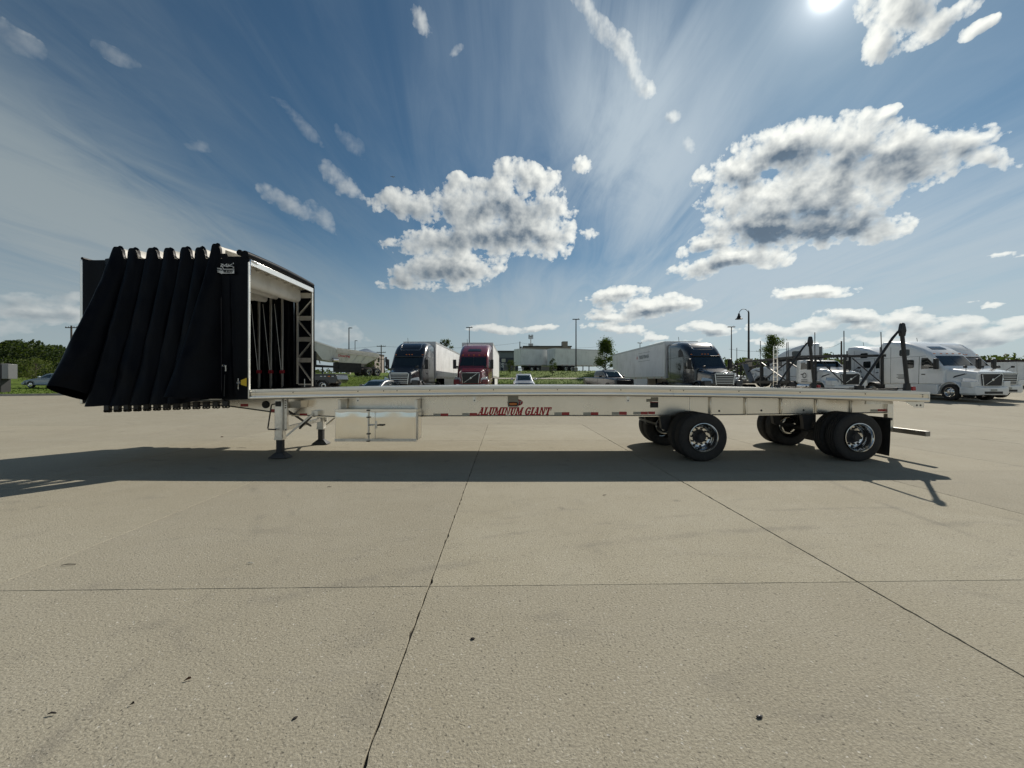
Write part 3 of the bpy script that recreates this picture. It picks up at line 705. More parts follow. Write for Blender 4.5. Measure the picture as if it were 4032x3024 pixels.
gp += [[(.50, .38), (.94, .38), (.94, .51), (.50, .51)], [(.66, .05), (.86, .05), (.86, .45), (.66, .45)], [(.72, .64), (.86, .64), (.86, 1), (.76, .94)]]
LET['G'] = (.96, gp)
def slab_text(body, u0, u1, vb, vt, Y, m, parent):
    gap = .07; tot = sum((LET[ch][0] + gap) if ch != ' ' else .42 for ch in body) - gap
    a = px(u0, vb, Y); b = px(u1, vt, Y); H = b.z - a.z; sh = .30
    sx = (b.x - a.x - sh * H) / tot; pen = 0.0
    lt = None
    for ch in body:
        if ch == ' ': pen += .42; continue
        w, polys = LET[ch]; mb = MB()
        for i, poly in enumerate(polys):
            cx, cz = sum(p[0] for p in poly) / len(poly), sum(p[1] for p in poly) / len(poly)
            if len(poly) == 4: poly = [(x + math.copysign(.032, x - cx), min(1.0, max(0.0, z + math.copysign(.014, z - cz)))) for x, z in poly]
            pts = [(a.x + (pen + x) * sx + sh * H * z, a.z + z * H) for x, z in poly]
            mb.prism(pts, 'y', Y - .0015 - .0002 * i, Y)
        mb.build('letter', m, parent, True, smooth=False); pen += w + gap
slab_text('ALUMINUM GIANT', 1880, 2173, 1634.5, 1603.5, YB - .0085, red_ink, TR)
# maker's plates
for (u0, u1, v0, v1, m, dy) in ((2563, 2592, 1564, 1580, white_tape, .0), (2545, 2566, 1571, 1582, white_tape, .0006), (2560, 2592, 1583, 1605, steel_dk, .0), (2560, 2592, 1582, 1584.5, red_tape, .0012)):
    a = px(u0, v1, YB - .009); b = px(u1, v0, YB - .009)
    MB().box(a.x, b.x, YB - .0105 - dy, YB - .007, a.z, b.z).build('data_plate', m, TR, True, smooth=False)
# toolbox
YT = 8.25; a = px(1319, 1737, YT); b = px(1640, 1613, YT)
bx = MB().box(a.x, b.x, YT, YT + .46, a.z, b.z).build('toolbox', alu, TR, True, bevel=.006)
def tb(name, x0, x1, z0, z1, y0, y1, m, bevel=.003):
    o = MB().box(x0, x1, y0, y1, z0, z1).build(name, m, bx, False, bevel=bevel); o.data.transform(Matrix.Translation(-TR.location)); return o
xm = px(1452, 0, YT).x
def bulged(name, x0, x1, z0, z1, y, amp):
    mb = MB()
    def fn(s, t):
        x = x0 + (x1 - x0) * s; z = z0 + (z1 - z0) * t
        e = (math.sin(math.pi * s) * math.sin(math.pi * t)) ** .5 if 0 < s < 1 and 0 < t < 1 else 0
        dd = amp * (e * .6 + .8 * e * mnoise.noise(Vector((x * 2.1, 3.7, z * 3.2))))
        if t > .80: dd -= (t - .80) * .05 * (z1 - z0) * (1 + .5 * math.sin(s * 9))
        return (x, y - dd, z)
    mb.grid(fn, 36, 20); o = mb.build(name, alu_raw, bx); o.data.transform(Matrix.Translation(-TR.location)); return o
bulged('toolbox_door', a.x + .012, xm - .008, a.z + .05, b.z - .045, YT - .006, .006)
bulged('toolbox_door', xm + .008, b.x - .012, a.z + .05, b.z - .045, YT - .006, .006)
tb('lid_lip', a.x - .01, b.x + .012, b.z - .04, b.z + .012, YT - .022, YT - .001, alu)
tb('bottom_lip', a.x - .004, b.x + .004, a.z - .005, a.z + .044, YT - .016, YT - .001, alu_leg)
tb('door_edge', xm + .135, xm + .143, a.z + .05, b.z - .05, YT - .018, YT - .012, alu_leg, .001)
lr = MB().tube([(xm, YT - .030, a.z - .012), (xm, YT - .030, b.z + .015)], .011, 10).build('lock_rod', alu_leg, bx); lr.data.transform(Matrix.Translation(-TR.location))
for zz in (a.z + .005, b.z - .012, a.z + .16, b.z - .16):
    tb('rod_guide', xm - .035, xm + .035, zz - .012, zz + .012, YT - .046, YT - .018, steel_dk)
hz_ = (a.z + b.z) / 2 + .01
tb('latch_plate', xm + .150, xm + .178, hz_ - .075, hz_ + .085, YT - .024, YT - .014, alu_leg)
hd = MB().tube([(xm, YT - .05, hz_), (xm + .12, YT - .052, hz_ + .004)], .011, 8).build('latch_arm', alu_leg, bx); hd.data.transform(Matrix.Translation(-TR.location))
hd = MB().tube([(xm + .20, YT - .05, hz_ + .002), (xm + .34, YT - .05, hz_ + .002)], [.014, .017], 10).build('handle_grip', black_pl, bx); hd.data.transform(Matrix.Translation(-TR.location))
tb('side_panel', b.x + .0005, b.x + .014, a.z + .02, b.z - .06, YT + .05, YT + .40, alu_leg)
tb('side_panel_hole', b.x + .0142, b.x + .017, a.z + .06, b.z - .10, YT + .09, YT + .36, alu_web)
for xx in (a.x + .04, b.x - .04):
    MB().box(xx - .03, xx + .03, YT + .12, YB - .076, b.z - .001, 1.27).build('toolbox_hanger', alu_leg, TR, True)
# landing gear
def leg(Y, xc, front):
    g = .145
    o = MB().box(xc - .085, xc + .085, Y - g / 2, Y + g / 2, .42, deck(xc) - .18).build('landing_leg', alu_leg, TR, True, bevel=.012)
    def sub(mb, name, m, bev=.004):
        q = mb.build(name, m, o, False, bevel=bev); q.data.transform(Matrix.Translation(-TR.location)); return q
    sub(MB().box(xc - .090, xc + .090, Y - g / 2 - .006, Y + g / 2 + .006, .40, .452), 'collar', alu_leg)
    sub(MB().box(xc - .062, xc + .062, Y - .055, Y + .055, .07, .42), 'inner_leg', steel_dk)
    sub(MB().rings([[(xc - .20, Y - .12, .014), (xc + .20, Y - .12, .014), (xc + .20, Y + .12, .014), (xc - .20, Y + .12, .014)], [(xc - .195, Y - .118, .03), (xc + .195, Y - .118, .03), (xc + .195, Y + .118, .03), (xc - .195, Y + .118, .03)], [(xc - .075, Y - .05, .135), (xc + .075, Y - .05, .135), (xc + .075, Y + .05, .135), (xc - .075, Y + .05, .135)]]), 'foot', steel_dk)
    sub(MB().box(xc + .087, xc + .15, Y - .02, Y + .05, .60, deck(xc) - .18), 'mounting_angle', alu_leg)
    for k, z in enumerate((1.245, 1.195, 1.145, 1.095, .615)):
        sub(MB().lathe([(.015, Y - .021), (.013, Y - .032), (.001, Y - .033)], 8, 'y', (xc + .125, 0, z)), 'bolt', steel_dk, 0)
    return o
XL = pxx(1104, 8.35)
l1 = leg(8.35, XL, True); l2 = leg(10.14, XL, False)
br = px(1234, 1628, 8.60)
MB().beam((XL + .14, 8.33, .48), (br.x, 8.60, br.z), .05, .035).build('leg_brace', alu_leg, TR, True, bevel=.004)
MB().box(br.x - .05, br.x + .10, 8.60, YB - .008, br.z - .05, br.z + .06).build('brace_bracket', alu_leg, TR, True, bevel=.004)
MB().beam((XL + .14, 10.14, .52), (br.x + .15, 9.95, br.z), .05, .035).build('leg_brace', alu_leg, TR, True, bevel=.004)
MB().beam((XL + .02, 8.43, .62), (XL + .02, 10.06, .66), .05, .09).build('leg_cross_tie', alu_leg, TR, True, bevel=.004)
MB().beam((XL + .08, 8.42, 1.05), (XL + .06, 9.5, .56), .035, .035).build('cross_brace', steel_dk, TR, True)
MB().beam((XL + .08, 10.07, 1.05), (XL + .06, 9.0, .56), .035, .035).build('cross_brace', steel_dk, TR, True)
c0 = px(1079, 1590, 8.30); c1 = px(1055, 1690, 8.24); c2 = px(1084, 1692, 8.2)
MB().tube([(XL - .04, 8.28, c0.z), (c0.x - .02, 8.26, c0.z - .01), (c0.x - .03, 8.25, c0.z - .05), (c1.x, 8.24, c1.z + .03), (c1.x + .01, 8.235, c1.z), (c2.x, 8.22, c2.z)], .014, 8).build('crank_handle', steel_dk, TR, True)
MB().box(XL - .055, XL + .055, 8.255, 8.276, c0.z - .055, c0.z + .055).build('gear_box', steel_dk, TR, True, bevel=.008)
# round light in the neck, and the step-like valve box
MB().lathe([(.085, 0), (.085, -.015), (.075, -.022), (.03, -.016), (.001, -.015)], 24, 'y', px(1047, 1593, YB - .008)).build('neck_plug', black_pl, TR, True)
p = px(1178, 1592, 8.62)
vb = MB().rings([[(p.x - .18, 8.45, p.z - .07), (p.x + .12, 8.45, p.z - .07), (p.x + .12, 8.73, p.z - .07), (p.x - .18, 8.73, p.z - .07)], [(p.x - .22, 8.40, p.z + .06), (p.x + .16, 8.40, p.z + .10), (p.x + .16, 8.73, p.z + .10), (p.x - .22, 8.73, p.z + .06)]])
vb.build('valve_box', alu, TR, True, bevel=.006)
# wheels: two axles, twin tyres each side
AX = [pxx(2766, 8.0), pxx(3376, 8.0)]
for ax in AX:
    for (y, rz) in ((8.095, R(90)), (8.44, R(90)), (2 * YC - 8.44, R(-90)), (2 * YC - 8.095, R(-90))):
        outer = abs(y - YC) > 1
        wheel(TR, (ax, y - YC, .505), rz, 'dual', 2 if y < 8.2 else 1 if outer else 0)
    MB().tube([(ax, 8.3, .505), (ax, 2 * YC - 8.3, .505)], .065, 14).build('axle', steel_dk, TR, True)
    for s in (-1, 1):
        yy = YC + s * .50
        MB().lathe([(.17, -.10), (.17, .10)], 20, 'y', (ax, YC + s * .62, .505)).build('brake_drum', steel_dk, TR, True)
        MB().lathe([(.13, .56), (.15, .60), (.14, .66), (.15, .72), (.14, .78), (.12, .82)], 18, 'z', (ax + .24, yy, 0)).build('air_spring', rubber, TR, True)
        MB().prism([(ax - .62, .90), (ax - .36, .90), (ax - .42, .62), (ax - .50, .56), (ax - .58, .60)], 'y', yy - .05, yy + .05).build('hanger', steel_dk, TR, True)
        MB().beam((ax - .5, yy, .60), (ax + .3, yy, .50), .08, .07).build('trailing_arm', steel_dk, TR, True, bevel=.008)
        MB().tube([(ax + .05, yy + s * .06, .60), (ax + .18, yy + s * .06, .88)], .028, 8).build('shock_absorber', steel_dk, TR, True)
    MB().tube([(ax - .02, YC - .3, .62), (ax - .12, YC - .28, .62)], .085, 12).build('brake_chamber', steel_dk, TR, True)
# light bracket seen ahead of the front axle, between the webs
MB().beam((px(2515, 1646, 9.6).x, 9.6, 1.0), (px(2518, 1668, 9.6).x, 9.6, .72), .035, .035).build('axle_stay', alu_leg, TR, True)
MB().beam((px(2518, 1668, 9.6).x, 9.6, .72), (px(2585, 1683, 9.6).x, 9.6, .60), .04, .05).build('axle_stay', alu_leg, TR, True)
# rear: mud flaps, bumper post and bar
for s in (-1, 1):
    yy = YC + s * .98
    xx = 7.84
    mb = MB().grid(lambda u, t: (xx + .02 * math.sin(2.2 * u) - .03 * t * t, yy - .30 + .60 * u, .12 + .74 * (1 - t)), 6, 8)
    mb.build('mud_flap', rubber, TR, True)
    MB().beam((xx, yy - .32, .885), (xx, yy + .32, .885), .04, .05).build('flap_hanger', steel_dk, TR, True)
for s in (-1, 1):
    yy = YC + s * .52
    MB().box(8.47, 8.60, yy - .05, yy + .05, .52, deck(8.5) - .206).build('bumper_post', alu, TR, True, bevel=.004)
MB().box(8.602, 8.70, Y0 + .05, Y1 - .05, .52, .625).build('bumper_bar', mat('bumper_metal', (.30, .29, .27), .4, .8, var=.1), TR, True, bevel=.005)
for s in (-1, 1):
    yy = YC + s * (YC - Y0 - .02)
    MB().prism([(8.12, deck(8.1) - .22), (8.34, deck(8.3) - .335), (8.53, deck(8.46) - .335), (8.53, deck(8.46) - .222)], 'y', yy - .006, yy + .006).build('tie_plate', alu, TR, True)
MB().box(7.55, 8.12, Y0 + .25, Y0 + .29, deck(8) - .29, deck(8) - .222).build('side_light_channel', alu_leg, TR, True)
for dx in (0, .075):
    MB().lathe([(.02, 0), (.001, -.001)], 12, 'y', (8.38 + dx, Y0 + .013, deck(8.4) - .285)).build('plate_hole', black_pl, TR, True)
# the tall stands at the tail that lock the tarp down
def stand(Y, k):
    s = 1 if k == 0 else -1
    xa = pxx(3541, Y0 + .06); dz = deck(8.0)
    top = pz(1282, Y0 + .06)
    fx = pxx(3585, Y0 + .06); bxx = pxx(3380, Y0 + .06)
    o = MB().rings([[(fx - .075 + dx * w, Y + dy * .035, z) for dx, dy in ((-.5, -1), (.5, -1), (.5, 1), (-.5, 1))] for z, w in ((dz + .005, .12), (dz + .16, .085))]).build('tarp_stand', black_pl, TR, True, bevel=.006)
    def sub(mb, name, m=black_pl, bev=.005):
        q = mb.build(name, m, o, False, bevel=bev); q.data.transform(Matrix.Translation(-TR.location)); return q
    sub(MB().beam((fx - .07, Y, dz + .15), (xa + .045, Y, top - .06), .046, .06), 'upright')
    sub(MB().tube([(bxx + .02, Y, dz + .09), (xa - .14, Y, top - .26), (xa - .02, Y, top - .12)], [.027, .025, .022], 8), 'diagonal_strut', bev=0)
    sub(MB().rings([[(xa + .06 + dx, Y + dy, z) for dx, dy in ((-w, -w * .7), (w, -w * .7), (w, w * .7), (-w, w * .7))] for z, w in ((top - .22, .042), (top - .10, .055), (top + .03, .040), (top + .055, .026))]), 'head')
    sub(MB().box(bxx - .06, bxx + .09, Y - .04, Y + .04, dz + .004, dz + .11), 'strut_foot')
    sub(MB().tube([(bxx - .1, Y, dz + .05), (fx - .16, Y, dz + .045)], .013, 6), 'tie_rod', bev=0)
    sub(MB().lathe([(.02, -.02), (.028, 0), (.02, .02)], 10, 'x', (fx - .28, Y, dz + .045)), 'rod_knob', bev=0)
    sub(MB().box(fx + .015, fx + .085, Y - .03, Y + .02, dz + .006, dz + .09), 'tail_reflector', redlens)
stand(Y0 + .06, 0); stand(Y1 - .06, 1)
MB().box(fxd := pxx(3535, Y0 + .06), fxd + .02, Y0 + .09, Y1 - .09, deck(8) + .004, deck(8) + .03).build('deck_seal', black_pl, TR, True)

# ---------------------------------------------------------------- the rolling tarp, pushed up to the nose
TA = thing('rolling_tarp', 'black pleated rolling tarp with white roof, bunched at the nose of the flatbed', 'tarp', (-7, YC, 0))
def tb2(mb, name, m, **kw): return mb.build(name, m, TA, True, **kw)
PK = [pxx(u, Y0) for u in (470, 530, 606, 671, 736, 793, 855)]        # tops of the seven folds
PZ = [4.43, 4.40, 4.405, 4.405, 4.42, 4.415, 4.49]
BW = [-8.32] + [(a + b) / 2 for a, b in zip(PK[:-1], PK[1:])] + [-5.98]    # bows between the folds
XE = -5.44                                                            # rear face
VZ = 4.19
# roof: each fold stands up between two bows and sags inside
def roof_pts():
    """outline (x, z, which) along the length: stands up over each fold, loops down between"""
    pts = []
    for i, xp in enumerate(PK):
        a, b = BW[i], BW[i + 1]
        w = .085 if i < 6 else .075
        pts += [(a + .0, VZ)]
        pts += [(xp - w * 1.35, VZ + .03), (xp - w * 1.02, VZ + .4 * (PZ[i] - VZ)), (xp - w * .98, VZ + .75 * (PZ[i] - VZ)), (xp - w * .60, PZ[i] - .02), (xp - w * .1, PZ[i]), (xp + w * .45, PZ[i] - .022),
                (xp + w * .80, VZ + .75 * (PZ[i] - VZ)), (xp + w * .92, VZ + .4 * (PZ[i] - VZ)), (xp + w * 1.25, VZ + .03)]
    pts += [(BW[-1], VZ), (BW[-1] + .03, VZ + .05)]
    return pts
rp = roof_pts()
# white part of the roof stops short of the sides, black welt at both ends
def roof_sheet(y0, y1, pts, ny, m, name, sag=.0):
    mb = MB(); n = len(pts)
    for j in range(ny + 1):
        t = j / ny; y = y0 + (y1 - y0) * t
        for i, (x, z) in enumerate(pts):
            k = mnoise.noise(Vector((x * 5, y * 1.8, 2.0)))
            up = max(0, z - VZ)
            mb.v.append((x + .028 * k * up / .2, y, z + .05 * math.sin(math.pi * t) * (1 if up > .1 else .3) + .018 * k * up / .2))
    mb.f += [(j * n + i, j * n + i + 1, (j + 1) * n + i + 1, (j + 1) * n + i) for j in range(ny) for i in range(n - 1)]
    return tb2(mb, name, m)
roof_sheet(Y0 + .045, Y1 - .05, rp, 14, roof_vinyl, 'roof_sheet')
roof_sheet(Y0 - .012, Y0 + .05, rp, 2, tarp_bk, 'roof_edge'); roof_sheet(Y1 - .055, Y1 + .012, rp, 2, tarp_bk, 'roof_edge')
# last bay: from the last fold over to the rear header
last = [(BW[-1] + .03, VZ + .05), (PK[-1] + .16, 4.40), (PK[-1] + .34, 4.335), (-5.56, 4.245)]
roof_sheet(Y0 + .03, Y1 - .06, last, 8, roof_vinyl, 'roof_sheet')
# loops of the roof hanging inside between the bows
for i in range(7):
    a, b = BW[i], BW[i + 1]; xm_ = PK[i]
    dep = .36 + .05 * math.sin(i * 2.1)
    if i == 6: b = -5.72; xm_ = -5.86; dep = .40
    mb = MB()
    def fn(s, t, a=a, b=b, xm_=xm_, dep=dep):
        ang = math.pi * s; y = Y0 + .10 + (Y1 - Y0 - .18) * t
        hw = (b - a) * .34
        x = xm_ - hw * math.cos(ang) * (.55 + .45 * math.sin(ang)); z = VZ - .02 - dep * math.sin(ang) ** .55 * (1 - .10 * (2 * t - 1) ** 6) + .02 * mnoise.noise(Vector((x * 4, y * 2, i)))
        return (x, y, z)
    mb.grid(fn, 14, 12); tb2(mb, 'roof_loop', roof_vinyl)
# side curtains: each fold is a cone that opens downwards and swings out
def hemz(x): return deck(x) - .178
def curtain(side):
    Yw = Y0 - .010 if side < 0 else Y1 + .010
    rg = random.Random(5)
    amps = [.86, .60, .52, .50, .46, .44, .72]; shift = [-.26, -.26, -.24, -.22, -.20, -.22, -.30]
    if side > 0: amps = [a * .42 for a in amps]; shift = [a * .3 for a in shift]
    for i in range(7):
        a, b = BW[i], BW[i + 1]
        if i == 0: a = -8.40
        mb = MB(); A = amps[i]; sh = shift[i]; ph = rg.uniform(0, 6)
        def fn(s, t, a=a, b=b, A=A, sh=sh, i=i, ph=ph):
            e = math.sin(math.pi * s)
            tt = t ** 1.12
            amp = .055 + A * tt
            # outline of the fold seen from above: narrow neck, round belly
            x = a + (b - a) * s + (sh * tt) * e ** .7 + .10 * tt * math.sin(2 * math.pi * s) * -1
            y = Yw + side * amp * e ** .75
            topz = VZ
            w = .085 if i < 6 else .075
            dx = (x - PK[i])
            if t < .06:
                k = max(0, 1 - abs((a + (b - a) * s) - PK[i]) / (w * 1.35))
                kk = min(1, k * 1.15); topz = VZ + (PZ[i] - VZ) * math.sqrt(max(0, 1 - (1 - kk) ** 2.6))
            else:
                k = max(0, 1 - abs((a + (b - a) * s) - PK[i]) / (w * 1.35)); kk = min(1, k * 1.15); topz = VZ + (PZ[i] - VZ) * math.sqrt(max(0, 1 - (1 - kk) ** 2.6))
            xb = a + (b - a) * s
            low = hemz(xb) + (.36 if i == 0 else .08 if i == 6 else -.06) * e ** 1.1 * (1 if side < 0 else .0) - (.06 if side > 0 else 0)
            z = topz + (low - topz) * t
            wr = mnoise.noise(Vector((x * 3.0 + ph, z * 1.1, i * 3.1)))
            wr2 = mnoise.noise(Vector((x * 9 + ph, z * 3.5, i * 1.7)))
            wr3 = mnoise.noise(Vector((x * 2.2 + z * 1.2 + ph, z * .7, i * 5.3)))
            y += side * e * (.10 * wr * tt + .020 * wr2 * (t > .02) + .05 * wr3 * t); x += e * (.07 * wr * t + .014 * wr2)
            return (x, y, z)
        mb.grid(fn, 30, 44); o = tb2(mb, 'curtain_fold', tarp_bk)
    # flat end bay beside the rear post
    mb = MB()
    def fl(s, t):
        x = BW[-1] + (XE + .02 - BW[-1]) * s; z0 = VZ + (.11 if s < .2 else .05); z = z0 + (hemz(x) - .02 - z0) * t
        k = mnoise.noise(Vector((x * 4, z * 1.3, 9)))
        y = Yw + side * (.012 + .035 * k * math.sin(math.pi * s) * math.sin(math.pi * t))
        y += side * .05 * math.exp(-((s - .35 - .15 * t) / .05) ** 2) * math.sin(math.pi * t)
        return (x, y, z)
    mb.grid(fl, 26, 50); tb2(mb, 'end_curtain', tarp_bk)
    # fixed front bay
    mb = MB()
    mb.grid(lambda s, t: (-8.86 + (.52) * s, Yw + side * .004 * math.sin(9 * s), VZ - .02 + (hemz(-8.6) - VZ + .02) * t), 6, 10)
    tb2(mb, 'front_curtain', tarp_bk)
curtain(-1); curtain(1)
# front bulkhead
MB_ = MB().box(-8.93, -8.872, Y0 - .002, Y1, 1.20, 4.175); tb2(MB_, 'front_bulkhead', alu, bevel=.008)
tb2(MB().box(-8.871, -8.85, Y0 + .02, Y1 - .02, 1.35, 4.15), 'bulkhead_lining', tarp_bk)
tb2(MB().tube([(-8.86, Y0 - .02, 4.20), (-8.86, Y1, 4.20)], .03, 8), 'bulkhead_seal', tarp_bk)
# bows: posts each side and a rafter between
bowm = mat('bow_aluminium', (.42, .41, .38), .45, .8, var=.1, vscale=3)
for i, x in enumerate(BW[:-1]):
    for Y in (Y0 + .06, Y1 - .06):
        tb2(MB().box(x - .028, x + .028, Y - .02, Y + .02, deck(x) + .02, VZ - .03), 'bow_post', bowm, bevel=.006)
        tb2(MB().lathe([(.035, -.03), (.035, .03)], 12, 'y', (x, Y, deck(x) + .035)), 'bow_roller', black_pl)
    tb2(MB().box(x - .028, x + .028, Y0 + .085, Y1 - .085, VZ - .07, VZ - .02), 'bow_rafter', bowm, bevel=.006)
    Y = Y1 - .085
    if i > 0:
        # folding stays run from the roof down to a strap at each post
        zk = 1.93
        tb2(MB().tube([(x - .01, Y - .02, zk + .03), (x - .17, Y - .05, 3.75)], .0085, 6), 'folding_stay', bowm)
        tb2(MB().tube([(x + .03, Y - .02, zk + .03), (x + .06, Y - .04, 3.75)], .0085, 6), 'folding_stay', bowm)
        tb2(MB().box(x - .05, x + .06, Y - .03, Y + .05, zk - .055, zk + .035), 'red_strap', mat('red_strap', (.22, .012, .02), .6, var=.2, vscale=20), bevel=.01)
# rear portal: lattice posts each side, header, roll over the top
pale = mat('portal_aluminium', (.80, .78, .72), .34, .9, var=.08, vscale=4, rvar=.08)
xo, xi = XE, XE - .44
for Y in (Y0 + .025, Y1 - .03):
    z0, z1 = deck(xo) + .03, 4.17
    tb2(MB().box(xo - .035, xo, Y - .03, Y + .03, z0 - (.24 if Y < 9 else 0), z1), 'portal_post', pale, bevel=.004)
    tb2(MB().box(xi, xi + .05, Y - .025, Y + .025, z0 + .06, z1 - .02), 'portal_post', pale, bevel=.004)
    tb2(MB().box(xi + .051, xo - .036, Y - .022, Y + .022, z0 + .03, z0 + .07), 'lattice_rung', pale)
    tb2(MB().box(xi + .051, xo - .036, Y - .022, Y + .022, z1 - .24, z1 - .10), 'lattice_rung', pale)
    zs = [1.69 + (1497 - v) * 10.5 / F for v in (1253, 1336, 1418)]
    for z in zs: tb2(MB().box(xi + .051, xo - .036, Y - .020, Y + .020, z - .06, z + .06), 'lattice_rung', pale)
    lv = [z1 - .24] + zs + [z0 + .07]
    for k in range(4):
        a, b = (lv[k] - .06, lv[k + 1] + .06)
        p, q = ((xo - .04, a), (xi + .055, b)) if k % 2 == 0 else ((xi + .055, a), (xo - .04, b))
        tb2(MB().beam((p[0], Y, p[1] - .02), (q[0], Y, q[1] + .02), .035, .05, (0, 1, 0)), 'lattice_diagonal', pale)
    # black backing of the lattice
    yb_ = Y + (.034 if Y > 9 else -.034)
    tb2(MB().box(xi - .02, xo - .002, yb_ - .002, yb_ + .002, z0 - .08, z1 - .08), 'portal_flap', tarp_bk)
    tb2(MB().tube([(xo - .20, Y - .05, z0 + .20), (xo - .20, Y - .05, z0 - .02)], .010, 6), 'latch_pin', pale)
    tb2(MB().box(xo - .30, xo - .02, Y - .04, Y + .02, z0 - .03, z0 + .028), 'portal_carriage', steel_dk)
zh = 4.17
hdr = tb2(MB().box(xo - .02, xo + .012, Y0 + .02, Y1 - .02, zh - .085, zh + .03), 'header_face', mat('bright_trim', (.80, .80, .78), .25, .7), bevel=.004)
tb2(MB().box(xi, xi + .06, Y0 + .04, Y1 - .04, zh - .05, zh + .02), 'header_back', pale)
tb2(MB().box(xi + .061, xo - .021, Y0 + .05, Y1 - .05, zh + .022, zh + .028), 'header_skin', roof_vinyl)
ns = 7
for k in range(ns):
    ya = Y0 + .06 + (Y1 - Y0 - .12) * k / ns; yb_ = Y0 + .06 + (Y1 - Y0 - .12) * (k + 1) / ns
    tb2(MB().beam((xi + .06, ya, zh - .02), (xo - .022, (ya + yb_) / 2, zh - .02), .05, .035), 'header_lattice', pale)
    tb2(MB().beam((xo - .022, (ya + yb_) / 2, zh - .024), (xi + .06, yb_, zh - .024), .05, .035), 'header_lattice', pale)
roll = []
for k in range(13):
    t = k / 12; roll.append((xo - .06, Y0 - .03 + (Y1 - Y0 + .06) * t, zh + .115 + .035 * math.sin(math.pi * t)))
tb2(MB().tube(roll, .075, 14), 'rear_roll', tarp_bk)
tb2(MB().tube([(xo - .17, Y0 - .035, zh + .15), (xo - .17, Y1 - .05, zh + .15)], .06, 12), 'rear_roll', tarp_bk)
tb2(MB().tube([(xo + .012, Y0 + .01, zh - .30), (xo + .012, Y0 + .01, zh - .02), (xo + .012, Y0 + .03, zh + .01), (xo + .012, Y0 + .25, zh - .005)], .022, 8), 'corner_brace', chrome)
# edge strip of the end curtain with its studs
tb2(MB().box(XE + .004, XE + .026, Y0 - .03, Y0 - .006, hemz(XE) - .01, 4.12), 'curtain_strip', pale, bevel=.003)
st_ = MB().lathe([(.010, 0), (.008, .006), (.001, .007)], 8, 'x').mesh('stud', chrome)
for k in range(11):
    o = link('stud', st_, TA); o.location = Vector((XE + .024, Y0 + .004, 1.62 + k * .235)) - TA.location
tb2(MB().prism([(XE - .006, 1.735), (XE - .006, 1.565), (XE - .12, 1.60), (XE - .12, 1.69)], 'y', Y0 - .062, Y0 - .055), 'yellow_flap', yellow)
tb2(MB().lathe([(.03, -.004), (.034, 0), (.03, .004), (.026, 0)], 12, 'y', (XE - .17, Y0 - .06, 1.64), closed=True), 'hook', chrome)
tb2(MB().tube([(XE - .17, Y0 - .06, 1.61), (XE - .18, Y0 - .06, 1.55)], .006, 6), 'hook', chrome)
p = px(889, 1450, Y0 - .07); tb2(MB().box(p.x - .012, p.x + .012, p.y - .004, p.y, p.z - .06, p.z + .06), 'buckle', pale)
p = px(879, 1440, Y0 - .07); tb2(MB().lathe([(.022, -.003), (.026, 0), (.022, .003), (.018, 0)], 10, 'y', p, closed=True), 'buckle_ring', chrome)
tb2(MB().tube([px(885, 1475, Y0 - .075), px(882, 1560, Y0 - .08)], .008, 6), 'strap', steel_dk)
# trolleys on the lower track
ys_ = Y0 + .02
bl = MB(); bl.box(-.055, .055, -.04, .04, -.06, .055)
tro = bl.mesh('trolley', black_pl, smooth=False)
nt = 13; xa_, xb_ = pxx(425, ys_), pxx(890, ys_)
for k in range(nt):
    x = xa_ + (xb_ - xa_) * k / (nt - 1); z = pz(1605 - 17 * k / (nt - 1), ys_)
    o = link('trolley', tro, TA, .012); o.location = Vector((x, ys_, z)) - TA.location
    for dx in (-.035, .035):
        tb2(MB().lathe([(.03, -.03), (.034, 0), (.03, .03)], 10, 'y', (x + dx, ys_, z - .07)), 'trolley_roller', black_pl)
    if k < nt - 1:
        x2 = xa_ + (xb_ - xa_) * (k + 1) / (nt - 1); z2 = pz(1605 - 17 * (k + 1) / (nt - 1), ys_)
        tb2(MB().beam((x + .05, ys_, z - .035), (x2 - .05, ys_, z2 - .035), .012, .02), 'trolley_link', black_pl)
        tb2(MB().beam((x + .05, ys_ + .03, z + .03), (x2 - .05, ys_ + .03, z2 + .03), .012, .02), 'trolley_link', black_pl)
# printed name and number on the end curtain
YL = Y0 - .078
lg = []
def ink(poly, name='printed_mark', m=white_ink, dy=0.0):
    pts = [(px(800 + x / 13.825, 0, YL).x, pz(1020 + y / 13.825, YL)) for x, y in poly]
    tb2(MB().prism(pts, 'y', YL - .0015 - dy, YL), name, m, smooth=False)
def stroke(pts, w, name='printed_mark', m=white_ink, dy=0.0):
    for i in range(len(pts) - 1):
        (x0, y0), (x1, y1) = pts[i], pts[i + 1]; l = math.hypot(x1 - x0, y1 - y0); nx, ny = -(y1 - y0) / l * w / 2, (x1 - x0) / l * w / 2
        ink([(x0 - nx, y0 - ny), (x1 - nx, y1 - ny), (x1 + nx, y1 + ny), (x0 + nx, y0 + ny)], name, m, dy + .0002 * i)
stroke([(960, 440), (985, 330)], 34); stroke([(960, 265), (1110, 290), (990, 345)], 34); stroke([(990, 380), (1060, 440), (1110, 555), (1690, 555)], 38, dy=.0006)
stroke([(1050, 405), (1300, 262)], 34); stroke([(1300, 262), (1270, 430)], 34, dy=.0004); stroke([(1140, 378), (1620, 392)], 34, dy=.0008)
stroke([(1405, 270), (1330, 445)], 30, dy=.001); stroke([(1590, 262), (1400, 370)], 30, dy=.0012)
stroke([(655, 435), (700, 490), (1010, 525)], 36); stroke([(900, 545), (1010, 575), (1070, 615)], 30)
ink([(1620, 205), (1670, 205), (1670, 265), (1620, 265)]); stroke([(1610, 425), (1680, 425), (1610, 490), (1680, 490)], 20)
